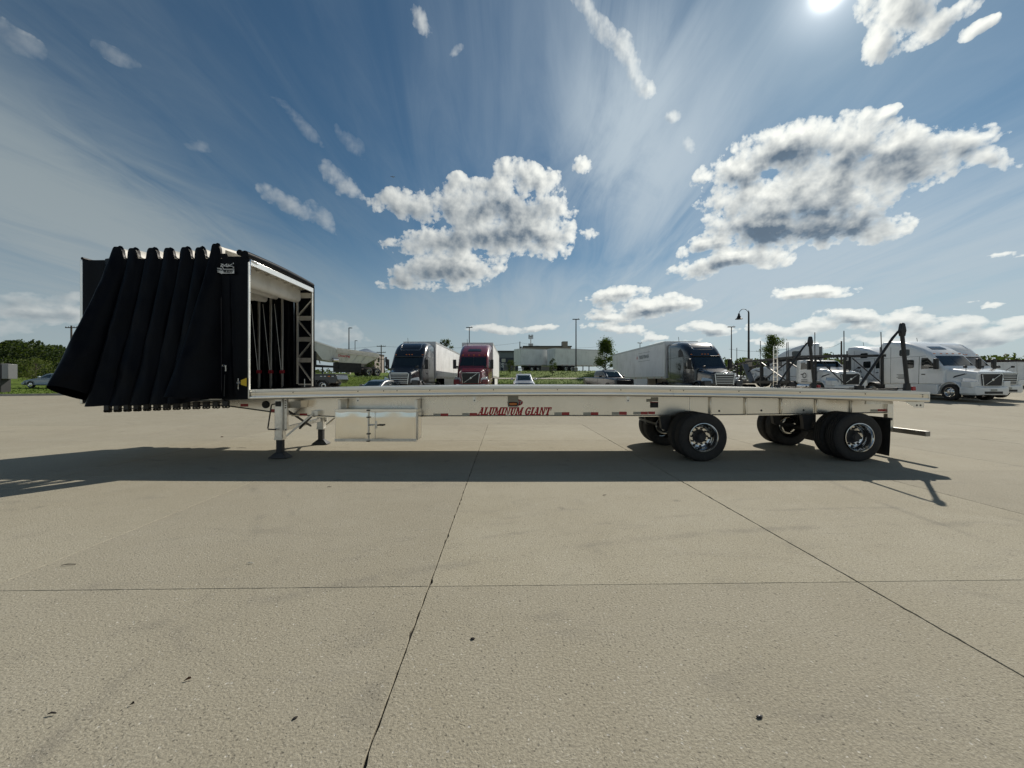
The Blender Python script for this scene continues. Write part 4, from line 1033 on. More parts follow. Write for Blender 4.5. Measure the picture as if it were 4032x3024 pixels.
ink([(630, 565), (880, 590), (1000, 640), (1690, 610), (1690, 785), (1050, 790), (1000, 815), (880, 735), (590, 690)], 'number_strip', white_ink)
me = text_mesh('99.8277', .058, M_front(Vector((px(800 + 1360 / 13.825, 0, YL).x, YL - .0035, pz(1020 + 695 / 13.825, YL))) - TA.location), black_pl, offset=.003); link('number', me, TA)
me = text_mesh('Call T', .042, M_front(Vector((px(800 + 810 / 13.825, 0, YL).x, YL - .0035, pz(1020 + 650 / 13.825, YL))) - TA.location), black_pl, offset=.001); link('number', me, TA)

# ---------------------------------------------------------------- lofted vehicle bodies (front towards local -Y)
class Body:
    """sections (y, half width, z bottom, z top, corner radius, lean) along the length"""
    def __init__(s, secs): s.s = secs
    def at(s, y):
        S_ = s.s
        if y <= S_[0][0]: return S_[0][1:]
        for a, b in zip(S_[:-1], S_[1:]):
            if y <= b[0]:
                t = (y - a[0]) / (b[0] - a[0]) if b[0] > a[0] else 0
                return tuple(p + (q - p) * t for p, q in zip(a[1:], b[1:]))
        return S_[-1][1:]
    def sx(s, y, z):
        w, zb, zt, r, ln = s.at(y)
        h = max(0, min(1, (z - zb) / max(.01, zt - zb))); w = w - ln * h
        if z > zt - r: w = w - r + math.sqrt(max(0, r * r - (z - zt + r) ** 2))
        return w
    def tz(s, x, y):
        w, zb, zt, r, ln = s.at(y); w = w - ln; x = abs(x)
        return zt if x < w - r else zt - r + math.sqrt(max(0, r * r - (x - w + r) ** 2))
    def ring(s, y, n=6):
        w, zb, zt, r, ln = s.at(y); rb = min(r, .10)
        half = [(w - rb, zb), (w, zb + rb)]
        for k in range(1, 4):
            z = zb + rb + (zt - r - zb - rb) * k / 4; half.append((w - ln * (z - zb) / (zt - zb), z))
        wt = w - ln * (zt - r - zb) / (zt - zb)
        for k in range(n + 1):
            t = math.pi / 2 * k / n; half.append((wt - r + r * math.cos(t), zt - r + r * math.sin(t)))
        return [(x, y, z) for x, z in half] + [(-x, y, z) for x, z in reversed(half)]
    def mesh(s, extra=()):
        ys = sorted(set([q[0] for q in s.s] + list(extra)))
        full = []
        for a, b in zip(ys[:-1], ys[1:]):
            n = max(1, int((b - a) / .45)); full += [a + (b - a) * k / n for k in range(n)]
        full.append(ys[-1])
        return MB().rings([s.ring(y) for y in full])
    def side(s, poly, sgn, off=.006, th=None):
        """panel on the flank: outline (y, z)"""
        mb = MB(); n = len(poly); cy = sum(p[0] for p in poly) / n; cz = sum(p[1] for p in poly) / n
        inner = [(cy + (p[0] - cy) * .5, cz + (p[1] - cz) * .5) for p in poly]
        P3 = lambda p: (sgn * (s.sx(p[0], p[1]) + off), p[0], p[1])
        edge = [(sgn * (s.sx(p[0], p[1]) - .01), p[0], p[1]) for p in poly]
        mb.v = [P3(p) for p in poly] + [P3(p) for p in inner] + [P3((cy, cz))] + edge
        for i in range(n):
            j = (i + 1) % n
            mb.f += [(i, j, n + j, n + i), (n + i, n + j, 2 * n), (2 * n + 1 + i, 2 * n + 1 + j, j, i)]
        return mb
    def top(s, x0, x1, x2, x3, y0, y1, off=.006, nx=8, ny=5):
        """panel on the upper skin from (x0..x1 at y0) to (x2..x3 at y1)"""
        def fn(u, t):
            y = y0 + (y1 - y0) * t; x = (x0 + (x1 - x0) * u) * (1 - t) + (x2 + (x3 - x2) * u) * t
            e = .03
            dz = (s.tz(x, y + e) - s.tz(x, y - e)) / (2 * e); l = math.sqrt(1 + dz * dz)
            return (x, y - off * dz / l * 1.0, s.tz(x, y) + off / l)
        return MB().grid(fn, nx, ny)
def rrect(y0, y1, z0, z1, r=.05, n=3, skew=0.0):
    pts = []
    for (cy, cz, a0) in ((y1 - r, z0 + r, -90), (y1 - r, z1 - r, 0), (y0 + r, z1 - r, 90), (y0 + r, z0 + r, 180)):
        for k in range(n + 1):
            t = R(a0 + 90 * k / n); pts.append((cy + r * math.cos(t), cz + r * math.sin(t)))
    return [(y + skew * (z - z0), z) for y, z in pts]

SEAM = mat('panel_gap', (.05, .05, .052), .7)
LAMP = mat('head_lamp', (.55, .57, .58), .08, .3, coat=1.0)
FRAME = mat('chassis', (.02, .02, .021), .6, .2, var=.3, vscale=4, dirt=.3)
def arch(mb, yc, zc, r, x0, x1, th=.05, a0=5, a1=175, n=12):
    rs = []
    for k in range(n + 1):
        t = R(a0 + (a1 - a0) * k / n); c, s_ = math.cos(t), math.sin(t)
        rs.append([(x0, yc + r * c, zc + r * s_), (x1, yc + r * c, zc + r * s_), (x1, yc + (r + th) * c, zc + (r + th) * s_), (x0, yc + (r + th) * c, zc + (r + th) * s_)])
    return mb.rings(rs)

def truck(name, label, x, y, rz, paint, style, group=None, accents=None, marks=()):
    """x, y: middle of the front bumper; style F (rounded roof, wide grille) / V (sloped roof, diagonal bar grille) / D (low day cab)"""
    t = thing(name, label, 'truck', (x, y, gz(y + 3)), rz, group)
    if style != 'D': t.scale = (1, 1, 1.03)
    F_ = style == 'F'; D_ = style == 'D'
    if F_: hood = Body([(.10, .62, .80, 1.55, .22, .05), (.22, .84, .72, 1.72, .26, .06), (.9, .98, .72, 1.86, .30, .08), (1.85, 1.08, .72, 2.03, .30, .08)])
    else: hood = Body([(.12, .66, .80, 1.60, .16, .05), (.20, .84, .72, 1.74, .20, .06), (.9, .98, .72, 1.88, .26, .08), (1.80, 1.08, .72, 2.02, .28, .08)])
    if F_: cab = Body([(1.66, 1.10, .95, 1.99, .20, .02), (1.70, 1.16, .95, 2.03, .22, .03), (2.42, 1.20, .95, 2.86, .24, .07), (2.56, 1.22, .95, 3.02, .30, .07), (2.85, 1.24, .95, 3.38, .40, .07), (3.25, 1.25, .95, 3.70, .46, .06), (3.8, 1.25, .95, 3.90, .46, .05), (4.5, 1.25, .95, 3.99, .42, .04), (6.1, 1.25, .95, 4.0, .34, .03), (6.15, 1.22, .98, 3.96, .34, .03)])
    elif D_: cab = Body([(1.62, 1.10, .95, 1.97, .20, .02), (1.68, 1.15, .95, 2.02, .22, .03), (2.25, 1.18, .95, 2.58, .20, .07), (2.45, 1.19, .95, 2.66, .20, .07), (3.40, 1.19, .95, 2.70, .20, .07), (3.45, 1.16, .97, 2.66, .20, .07)])
    else: cab = Body([(1.62, 1.10, .95, 1.97, .20, .02), (1.68, 1.16, .95, 2.02, .22, .03), (2.38, 1.20, .95, 2.84, .22, .08), (2.50, 1.22, .95, 2.98, .26, .08), (3.1, 1.24, .95, 3.38, .34, .08), (3.8, 1.25, .95, 3.72, .38, .07), (4.5, 1.25, .95, 3.94, .36, .05), (5.1, 1.25, .95, 4.02, .30, .03), (5.75, 1.25, .95, 4.02, .26, .03), (5.8, 1.22, .98, 3.98, .26, .03)])
    back = cab.s[-1][0]
    body = cab.mesh().build('cab', paint, t)
    hd = hood.mesh().build('hood', paint, t)
    def sub(mb, nm, m, par=None, bev=0.0): return mb.build(nm, m, par or t, False, bevel=bev)
    # glass
    wt = 2.40 if F_ else 2.22 if D_ else 2.36
    sub(cab.top(-.99, .99, -.93, .93, 1.80, wt, .012, 10, 4), 'windshield', glass)
    sub(MB().tube([(0, 1.80, cab.tz(0, 1.80) + .015), (0, wt, cab.tz(0, wt) + .015)], .012, 6), 'windshield_divider', SEAM) if not F_ else None
    zt = 2.72 if not D_ else 2.50
    for s in (-1, 1):
        d = sub(cab.side([(1.95, 1.05), (3.02, 1.05), (3.05, 2.2), (3.05, zt + .10), (2.58, zt + .10), (2.02, 2.08)], s, .006), 'door', paint)
        sub(cab.side([(2.06, 2.02), (2.98, 1.98), (2.98, zt), (2.62, zt), (2.12, 2.12)], s, .014), 'side_window', glass, d)
        sub(MB().box(*sorted((s * (cab.sx(2.8, 1.6) + .005), s * (cab.sx(2.8, 1.6) + .03))), 2.72, 2.94, 1.60, 1.66), 'door_handle', black_pl, d)
        if not D_:
            sub(cab.side(rrect(3.45, 4.15, 2.05, 2.62, .10), s, .010), 'sleeper_window', glass) if not F_ else sub(cab.side(rrect(3.55, 3.95, 1.9, 2.62, .08), s, .010), 'sleeper_window', glass)
            if not F_: sub(cab.side(rrect(3.75, 4.45, 2.92, 3.36, .10), s, .010), 'sleeper_window', glass)
            else: sub(cab.side([(3.15, 2.85), (4.0, 2.85), (4.0, 3.3), (3.7, 3.42), (3.35, 3.2)], s, .008), 'roof_side_trim', SEAM if paint is black_pt else grey_pt)
            sub(cab.side([(3.10, 1.0), (3.125, 1.0), (3.125, 2.8), (3.10, 2.8)], s, .008), 'panel_seam', SEAM)
            sub(cab.side([(back - .75, 1.0), (back - .735, 1.0), (back - .735, 3.6), (back - .75, 3.6)], s, .008), 'panel_seam', SEAM)
            sub(cab.side([(2.7, 2.82), (back - .1, 2.82), (back - .1, 2.84), (2.7, 2.84)], s, .008), 'panel_seam', SEAM)
        # mirrors
        mx = cab.sx(2.0, 2.2)
        mr = sub(MB().box(*sorted((s * (mx + .14), s * (mx + .38))), 1.80, 1.98, 1.95, 2.62), 'mirror', black_pl if not accents else accents, None, .04)
        sub(MB().tube([(s * (mx - .02), 2.1, 2.0), (s * (mx + .25), 1.92, 1.96)], .022, 6), 'mirror_arm', black_pl, mr)
        hm = sub(MB().tube([(s * .78, .75, 1.82), (s * .92, .62, 2.0), (s * 1.0, .58, 2.05)], .016, 6), 'hood_mirror', black_pl)
        sub(MB().box(*sorted((s * .94, s * 1.12)), .52, .62, 1.98, 2.12), 'mirror_head', black_pl if F_ or D_ else black_pl, hm, .03)
        # fender, lamp, wheel, step fairing
        fm = arch(MB(), 1.28, .52, .60, *sorted((s * .80, s * 1.22)), .07, 0, 180)
        fm.box(*sorted((s * .80, s * 1.21)), .12, .66, .82, 1.18)
        sub(fm, 'fender', paint, None, .03)
        sub(MB().rings([[(s * .70, .145, 1.02), (s * 1.10, .27, 1.02), (s * 1.215, .60, 1.12), (s * 1.16, .60, 1.38), (s * .98, .26, 1.34), (s * .72, .15, 1.26)], [(s * .70, .24, 1.02), (s * 1.08, .38, 1.02), (s * 1.18, .68, 1.12), (s * 1.13, .68, 1.38), (s * .96, .34, 1.34), (s * .72, .24, 1.26)]]), 'headlight', LAMP, None, .01)
        wheel(t, (s * 1.06, 1.28, .505), 0 if s < 0 else math.pi, 'steer', 1)
        fl = Body([(1.92, 1.20, .32, 1.04, .08, .0), (back - (.5 if D_ else .2), 1.20, .32, 1.04, .08, 0)])
        if not D_: sub(MB().box(*sorted((s * .86, s * 1.215)), 1.96, back - .25, .34, .96), 'side_fairing', paint if not F_ or paint is not white_pt else paint, None, .05)
        else: sub(MB().tube([(s * .95, 2.1, .72), (s * .95, 3.3, .72)], .28, 16), 'fuel_tank', chrome)
        for k in range(2):
            ya = back + (.75 if not D_ else 1.2) + k * 1.32
            wheel(t, (s * 1.02, ya, .505), 0 if s < 0 else math.pi, 'drive', 1)
            wheel(t, (s * .70, ya, .505), 0 if s < 0 else math.pi, 'drive', 0)
        sub(MB().box(*sorted((s * .36, s * .44)), .6, back + 3.0, .72, .98), 'chassis_rail', FRAME)
        arch_m = MB(); arch(arch_m, back + (.75 if not D_ else 1.2), .52, .56, *sorted((s * .62, s * 1.22)), .03, 20, 160); sub(arch_m, 'quarter_fender', FRAME)
    for k in range(2):
        ya = back + (.75 if not D_ else 1.2) + k * 1.32
        sub(MB().tube([(-.9, ya, .505), (.9, ya, .505)], .09, 10), 'drive_axle', FRAME)
    sub(MB().box(-.5, .5, back + .9, back + 1.8, .985, 1.12), 'fifth_wheel', FRAME, None, .03)
    # bumper and grille
    bp = Body([(-.02, .70, .40, .80, .10, 0), (.06, 1.02, .36, .86, .10, 0), (.30, 1.20, .36, .88, .10, 0), (.70, 1.23, .36, .88, .10, 0)])
    bo = sub(bp.mesh(), 'bumper', (paint if paint is white_pt or F_ else chrome) if not accents else accents)
    sub(MB().box(-.55, .55, -.035, .05, .44, .58), 'air_intake', black_pl, bo, .01)
    g0, g1, gw = (.92, 1.60, .60) if F_ else (.92, 1.62, .62)
    gf = .10 if F_ else .115
    gr = sub(MB().prism([(-gw * .88, g0), (gw * .88, g0), (gw, g1 - .08), (gw * .92, g1), (-gw * .92, g1), (-gw, g1 - .08)], 'y', gf - .075, gf + .04), 'grille', black_pl, None, .02)
    if F_:
        n_ = 6
        for k in range(n_):
            z = g0 + .07 + (g1 - g0 - .12) * k / (n_ - 1)
            sub(MB().box(-gw * .9, gw * .9, gf - .10, gf - .073, z - .014, z + .022), 'grille_bar', chrome, gr, .006)
        sub(MB().prism([(-gw, g1 + .0), (gw, g1 + .0), (gw * .9, g1 + .07), (-gw * .9, g1 + .07)], 'y', gf - .09, gf + .0), 'grille_surround', chrome, None, .01)
        for s in (-1, 1): sub(MB().beam((s * gw * .9, gf - .085, g0), (s * (gw + .02), gf - .085, g1), .05, .03), 'grille_surround', chrome)
    else:
        sub(MB().beam((-gw * .72, gf - .09, g0 + .04), (gw * .74, gf - .09, g1 - .04), .05, .025), 'grille_bar', chrome, gr)
        sub(MB().lathe([(.075, -.0), (.07, -.02), (.001, -.022)], 16, 'y', (0, gf - .09, (g0 + g1) / 2)), 'badge', chrome, gr)
        for s in (-1, 1): sub(MB().beam((s * gw * .88, gf - .08, g0), (s * gw, gf - .08, g1 - .06), .03, .03), 'grille_surround', chrome, gr)
        sub(MB().box(-gw, gw, gf - .085, gf - .05, g1 - .01, g1 + .03), 'grille_surround', chrome, gr)
        for s in (-1, 1): sub(hood.side([(.62, 1.62), (1.28, 1.38), (1.22, 1.50), (.55, 1.74)], s, .012), 'hood_vent', black_pl)
    sub(MB().box(-.18, .18, -.05, -.024, .60, .72), 'number_plate', white_tape, bo)
    # roof: marker lamps, window or panel on the slope
    if F_:
        for xx in (-.95, -.2, 0, .2, .95):
            sub(MB().box(xx - .05, xx + .05, 2.49, 2.56, cab.tz(xx, 2.52) - .02, cab.tz(xx, 2.52) + .03), 'roof_marker', amber, None, .01)
        # raised line that frames the roof panel
        ln = [(-.72, 3.55), (-.74, 2.92), (-.66, 2.80), (.66, 2.80), (.74, 2.92), (.72, 3.55)]
        pts = []
        for (p, q) in zip(ln[:-1], ln[1:]):
            for k in range(6):
                f = k / 6; xx, yy = p[0] + (q[0] - p[0]) * f, p[1] + (q[1] - p[1]) * f; pts.append((xx, yy, cab.tz(xx, yy) + .004))
        sub(MB().tube(pts, .018, 6), 'roof_line', chrome if paint is black_pt or paint is navy_pt else paint)
        sub(MB().box(-1.0, 1.0, 2.30, 2.46, 2.80, 2.86), 'sun_visor', paint if paint is not black_pt else black_pl, None, .02)
    elif not D_:
        sub(cab.top(-.52, .52, -.46, .46, 2.95, 3.35, .012, 6, 4), 'roof_window', glass)
        for xx in (-.85, -.4, 0, .4, .85):
            sub(MB().box(xx - .06, xx + .06, 2.46, 2.53, cab.tz(xx, 2.5) - .02, cab.tz(xx, 2.5) + .02), 'roof_marker', amber, None, .01)
    sub(MB().tube([(-.75, back - 1.2, cab.tz(.75, back - 1.2)), (-.78, back - 1.15, cab.tz(.75, back - 1.2) + .42)], .016, 6), 'antenna', black_pl) if not D_ else None
    if not D_:
        sub(MB().box(-1.16, 1.16, back + .001, back + .22, 1.3, 3.7), 'rear_extender', SEAM if paint is not white_pt else grey_pt, None, .03)
    for (kind, u, z, size, body_) in marks:
        if kind == 'bars':                    # lines of print too small to read
            for k, w_ in enumerate((.62, .40, .64, .44)):
                zz = z - k * .085; xx = cab.sx(u, zz) + .007
                sub(MB().box(-xx - .003, -xx, u - w_ / 2, u + w_ / 2, zz - .018, zz + .018), 'print_line', SEAM)
            continue
        me = text_mesh(body_, size, M_side(Vector((-(cab.sx(u, z) + .012), u, z))), SEAM, offset=.004); link('lettering', me, t)
    return t

def box_trailer(label, x, y, rz, length=16.0, zbase=None, group='box trailers', horizontal=False, skirt=True, landing=True, small=False, mark=None):
    """x, y: middle of its nose; runs back along local +Y"""
    t = thing('box_trailer', label, 'trailer', (x, y, gz(y + 5) if zbase is None else zbase), rz, group)
    w, z0, z1 = 1.295, 1.12, 4.06
    def sub(mb, nm, m, par=None, bev=0.0): return mb.build(nm, m, par or t, False, bevel=bev)
    sub(MB().box(-w + .02, w - .02, .02, length - .02, z0, z1 - .03), 'body', trailer_wh)
    for s in (-1, 1):
        if horizontal:
            n = 15; pm = None
            for k in range(n):
                za = z0 + .17 + (z1 - z0 - .34) * k / n; zb = z0 + .17 + (z1 - z0 - .34) * (k + 1) / n
                sub(MB().box(*sorted((s * (w - .019), s * w)), .20, length - .05, za + .008, zb - .008), 'side_panel', trailer_wh, None, .008)
        else:
            n = 13
            for k in range(n):
                ya = .22 + (length - .3) * k / n; yb = .22 + (length - .3) * (k + 1) / n
                sub(MB().box(*sorted((s * (w - .019), s * w)), ya + .012, yb - .012, z0 + .17, z1 - .17), 'side_panel', trailer_wh, None, .006)
        sub(MB().box(*sorted((s * (w - .018), s * (w + .012))), .02, length, z0 - .03, z0 + .15), 'lower_rail', trailer_alu)
        sub(MB().box(*sorted((s * (w - .018), s * (w + .012))), .02, length, z1 - .15, z1), 'upper_rail', trailer_alu)
        sub(MB().box(*sorted((s * (w - .016), s * (w + .006))), .0, .18, z0 + .151, z1 - .151), 'corner_post', trailer_alu)
        if not small:
            tm = MB()
            for k in range(9):
                ya = .6 + k * (length - 1.2) / 9; tm.box(*sorted((s * (w + .0125), s * (w + .015))), ya, ya + .28, z0 + .01, z0 + .06)
            stuff(sub(tm, 'reflector_strips', red_tape))
        if skirt: sub(MB().box(*sorted((s * (w - .05), s * (w - .03))), 4.2, length - 4.6, .35, z0 - .031), 'side_skirt', trailer_wh)
        if landing: sub(MB().box(*sorted((s * .85, s * .97)), 2.9, 3.03, .02, z0 - .001), 'landing_leg', FRAME)
        for k in range(2):
            ya = length - 2.4 - k * 1.25
            wheel(t, (s * 1.07, ya, .505), 0 if s < 0 else math.pi, 'drive', 1 if not small else 0)
            wheel(t, (s * .74, ya, .505), 0 if s < 0 else math.pi, 'drive', 0)
    sub(MB().box(-w + .05, w - .05, length - 4.2, length - 1.4, .78, z0 - .001), 'bogie', FRAME)
    for k in range(2):
        ya = length - 2.4 - k * 1.25; sub(MB().tube([(-.95, ya, .505), (.95, ya, .505)], .075, 10), 'axle', FRAME)
    sub(MB().box(-w + .01, w - .01, .0, .019, z0, z1 - .02), 'nose_panel', trailer_wh)
    for s in (-1, 1):
        d = sub(MB().box(*sorted((s * .01, s * (w - .06))), length - .019, length + .02, z0 + .05, z1 - .12), 'rear_door', trailer_wh)
        sub(MB().tube([(s * .45, length + .035, z0 + .05), (s * .45, length + .035, z1 - .15)], .018, 6), 'lock_rod', trailer_alu, d)
    sub(MB().box(-w + .03, w - .03, length - .5, length - .42, .45, .58), 'rear_guard', FRAME)
    sub(MB().box(-w + .01, w - .01, .1, length - .05, z1 - .029, z1 + .004), 'roof', trailer_alu)
    if mark: mark(t, w)
    return t

def car(name, label, cat, x, y, z, rz, paint, kind, group=None, shade=False):
    t = thing(name, label, cat, (x, y, z), rz, group)
    def sub(mb, nm, m, par=None, bev=0.0): return mb.build(nm, m, par or t, False, bevel=bev)
    if kind == 'sedan':
        L = 4.6; lo = Body([(0, .60, .42, .62, .10, .02), (.08, .78, .30, .70, .12, .04), (.5, .86, .25, .80, .14, .06), (1.45, .90, .24, .93, .14, .08), (3.6, .90, .24, .98, .14, .10), (4.3, .85, .28, .95, .14, .08), (4.55, .76, .36, .86, .14, .04), (4.6, .66, .42, .78, .12, .02)])
        up = Body([(1.25, .74, .80, .90, .06, .10), (2.05, .74, .80, 1.34, .12, .16), (2.4, .75, .80, 1.41, .14, .17), (3.0, .75, .80, 1.40, .14, .17), (3.5, .74, .80, 1.28, .14, .16), (4.15, .70, .80, .96, .06, .08)])
        ws = (1.38, 2.02, .64, .50); win = [(1.72, .98), (3.62, .99), (3.25, 1.30), (2.2, 1.31)]; wy = (.95, 3.65); wr = .95
    elif kind == 'suv':
        L = 4.4; lo = Body([(0, .62, .45, .80, .14, .02), (.10, .80, .34, .92, .16, .04), (.55, .88, .28, 1.00, .16, .06), (1.15, .90, .28, 1.07, .16, .08), (4.1, .91, .28, 1.12, .14, .08), (4.35, .84, .34, 1.06, .14, .04), (4.4, .76, .42, 1.0, .12, .02)])
        up = Body([(1.0, .76, .95, 1.05, .06, .10), (1.75, .76, .95, 1.54, .12, .17), (2.1, .77, .95, 1.64, .14, .18), (3.4, .77, .95, 1.64, .14, .18), (4.1, .75, .95, 1.50, .14, .16), (4.35, .72, .95, 1.15, .08, .10)])
        ws = (1.12, 1.74, .66, .54); win = [(1.45, 1.14), (4.0, 1.17), (3.75, 1.50), (1.95, 1.50)]; wy = (.88, 3.5); wr = 1.0
    else:
        L = 5.9; lo = Body([(0, .70, .55, 1.02, .12, .02), (.08, .90, .42, 1.14, .12, .03), (.6, 1.0, .40, 1.20, .12, .04), (1.5, 1.02, .40, 1.25, .10, .05), (5.75, 1.02, .42, 1.32, .06, .03), (5.9, .98, .5, 1.28, .06, .02)])
        up = Body([(1.5, .84, 1.1, 1.22, .06, .10), (2.25, .84, 1.1, 1.82, .12, .16), (2.55, .85, 1.1, 1.92, .14, .17), (3.7, .85, 1.1, 1.92, .14, .17), (3.95, .84, 1.1, 1.84, .14, .16), (4.02, .82, 1.1, 1.3, .06, .10)])
        ws = (1.62, 2.24, .72, .60); win = [(1.95, 1.30), (3.82, 1.34), (3.75, 1.76), (2.45, 1.76)]; wy = (1.02, 4.65); wr = 1.16
    sub(lo.mesh(), 'body', paint); sub(up.mesh(), 'cabin', paint)
    sub(up.top(-ws[2], ws[2], -ws[3], ws[3], ws[0], ws[1], .012, 8, 4), 'windshield', clearg if shade else glass)
    if shade: sub(up.top(-ws[2] * .93, ws[2] * .93, -ws[3] * .92, ws[3] * .92, ws[0] + .08, ws[1] - .06, .006, 8, 4), 'sunshade', shade_m)
    rear = up.s[-1][0]
    for s in (-1, 1):
        mid = (win[0][0] + win[1][0]) / 2
        a, b, c, d = win
        wb = [(a[0], a[1]), (mid - .04, (a[1] + b[1]) / 2), (mid - .04, (c[1] + d[1]) / 2), (d[0], d[1])]
        wc = [(mid + .04, (a[1] + b[1]) / 2), (b[0], b[1]), (c[0], c[1]), (mid + .04, (c[1] + d[1]) / 2)]
        sub(up.side(wb, s, .010), 'side_window', glass); sub(up.side(wc, s, .010), 'side_window', glass)
        sub(lo.side([(mid - .01, lo.at(mid)[1] + .12), (mid + .01, lo.at(mid)[1] + .12), (mid + .01, lo.at(mid)[2] - .10), (mid - .01, lo.at(mid)[2] - .10)], s, .004), 'door_seam', SEAM)
        zl = lo.at(.15)[2]
        sub(MB().rings([[(s * .50, .02, zl - .20), (s * .84, .22, zl - .18), (s * .86, .34, zl - .06), (s * .52, .05, zl - .09)], [(s * .50, .16, zl - .20), (s * .80, .34, zl - .18), (s * .82, .44, zl - .06), (s * .52, .18, zl - .09)]]), 'headlight', LAMP, None, .01)
        my = win[0][0] + .12; mz = win[0][1] + .06
        sub(MB().box(*sorted((s * (lo.at(my)[0] - .06), s * (lo.at(my)[0] + .17))), my - .02, my + .10, mz - .07, mz + .09), 'mirror', paint if kind != 'pickup' else black_pl, None, .03)
        sub(MB().box(*sorted((s * .60, s * .82)), L - .03, L + .012, lo.at(L - .2)[2] - .30, lo.at(L - .2)[2] - .14), 'tail_light', redlens, None, .02)
        for ya in wy:
            w = wheel(t, (s * (lo.at(ya)[0] - .085), ya, .335 * wr), 0 if s < 0 else math.pi, 'car', 1); w.scale = (1, wr, wr)
            am = MB(); arch(am, ya, .335 * wr, .37 * wr, *sorted((s * (lo.at(ya)[0] - .22), s * (lo.at(ya)[0] + .012))), .035, 0, 180); sub(am, 'wheel_arch', black_pl if kind != 'sedan' else paint)
    gl = MB().box(-.46, .46, -.012, .10, lo.at(.2)[2] - .24, lo.at(.2)[2] - .08) if kind != 'pickup' else MB().box(-.72, .72, -.02, .12, .72, 1.04)
    sub(gl, 'grille', black_pl, None, .02)
    bb = Body([(-.05, .62, .30, .52, .08, 0), (.03, .84, .27, .54, .08, 0), (.4, .92, .27, .54, .08, 0)])
    sub(bb.mesh(), 'bumper', black_pl if kind != 'sedan' else paint)
    sub(MB().box(-.20, .20, -.075, -.052, .38, .48), 'number_plate', white_tape)
    if kind == 'suv':
        for s in (-1, 1): sub(MB().tube([(s * .58, 1.95, 1.63), (s * .60, 2.1, 1.69), (s * .60, 3.6, 1.69), (s * .58, 3.8, 1.60)], .018, 6), 'roof_rail', black_pl)
    if kind == 'pickup':
        sub(MB().box(-.86, .86, 4.03, 5.80, 1.325, 1.34), 'bed_cover', black_pl)
        sub(MB().box(-.58, .58, 2.62, 2.76, 1.925, 1.985), 'roof_light_bar', black_pl, None, .02)
        sub(MB().prism([(-.42, 1.185), (.42, 1.185), (.30, 1.245), (-.30, 1.245)], 'y', .55, 1.15), 'hood_scoop', black_pl, None, .02)
    # dash and seats catch some light behind the glass of a bright windshield
    return t

# ---------------------------------------------------------------- the parked vehicles
TRUCKS = 'trucks parked in a row facing the lot'
truck('semi_truck', 'black sleeper truck with chrome bars in its grille, white box trailer right behind it', -7.45, 25.4, 0, navy_pt, 'F', TRUCKS)
box_trailer('white box trailer coupled behind the black truck next to the maroon truck', -7.45, 31.0, 0, 15.6)
truck('semi_truck', 'maroon sleeper truck seen head on, diagonal bar across its grille', -2.90, 26.9, 0, red_pt, 'V', TRUCKS)
box_trailer('box trailer hidden almost wholly behind the maroon truck', -2.90, 32.3, 0, 15.6)
truck('semi_truck', 'shiny black sleeper truck with chrome grille, coupled to the white lettered trailer', 13.5, 24.4, 0, black_pt, 'F', TRUCKS)
def freight(t, w):
    p = Vector((-(w + .004), 5.0, 3.10))
    me = text_mesh('FREIGHTMANIA', .46, M_side(p), grey_pt, offset=.012, xscale=.80); link('lettering', me, t)
    for k in range(3):
        link('emblem', text_mesh('A', .42, M_side(p + Vector((0, 2.05 - k * .16, 0))), red_ink, xscale=.4), t)
    for z in (3.48, 2.72): MB().box(-(w + .006), -(w + .0035), 3.5, 6.6, z, z + .025).build('print_line', grey_pt, t)
box_trailer('long white box trailer with dark printed name on its ribbed side', 13.5, 30.6, 0, 16.0, horizontal=True, mark=freight)
truck('semi_truck', 'white sleeper truck with diagonal grille bar, nearest on the right behind the tail stands', 29.15, 23.3, 0, white_pt, 'V', TRUCKS, marks=(('bars', 4.3, 1.62, .0, ''),))
truck('semi_truck', 'white sleeper truck with wide chrome barred grille, rightmost of the parked row', 32.65, 25.3, 0, white_pt, 'F', TRUCKS)
truck('semi_truck', 'white sleeper truck with three bold black letters, half hidden behind the nearest white truck', 32.95, 30.6, 0, white_pt, 'V', TRUCKS, marks=(('s', 4.6, 1.75, .42, 'FFA'),))
truck('semi_truck', 'white sleeper truck facing left, its roof showing above the car hauler', 24.9, 40.4, R(-131), white_pt, 'V', TRUCKS)
lowb = box_trailer('low white box trailer at the right edge in front of the brown wall', 51.8, 41.0, R(-74), 14.0, zbase=.92, skirt=False)
lowb.scale = (1, 1, .66)
MB().box(1.29, 1.306, 3.2, 4.1, 2.5, 3.2).build('window', glass, lowb)
def training(t, w):
    link('lettering', text_mesh('TRAINING', .85, M_side(Vector((-(w + .004), 6.0, 3.2))), SEAM, offset=.02, xscale=1.4), t)
    link('lettering', text_mesh('1.2720', .75, M_side(Vector((-(w + .004), 6.0, 1.9))), SEAM, offset=.02, xscale=1.4), t)
trn = box_trailer('low white trailer printed TRAINING, between the car hauler and a white sleeper truck', 39.8, 42.2, R(50), 12.0, zbase=1.0, skirt=False, mark=training)
trn.scale = (1, .52, .60)

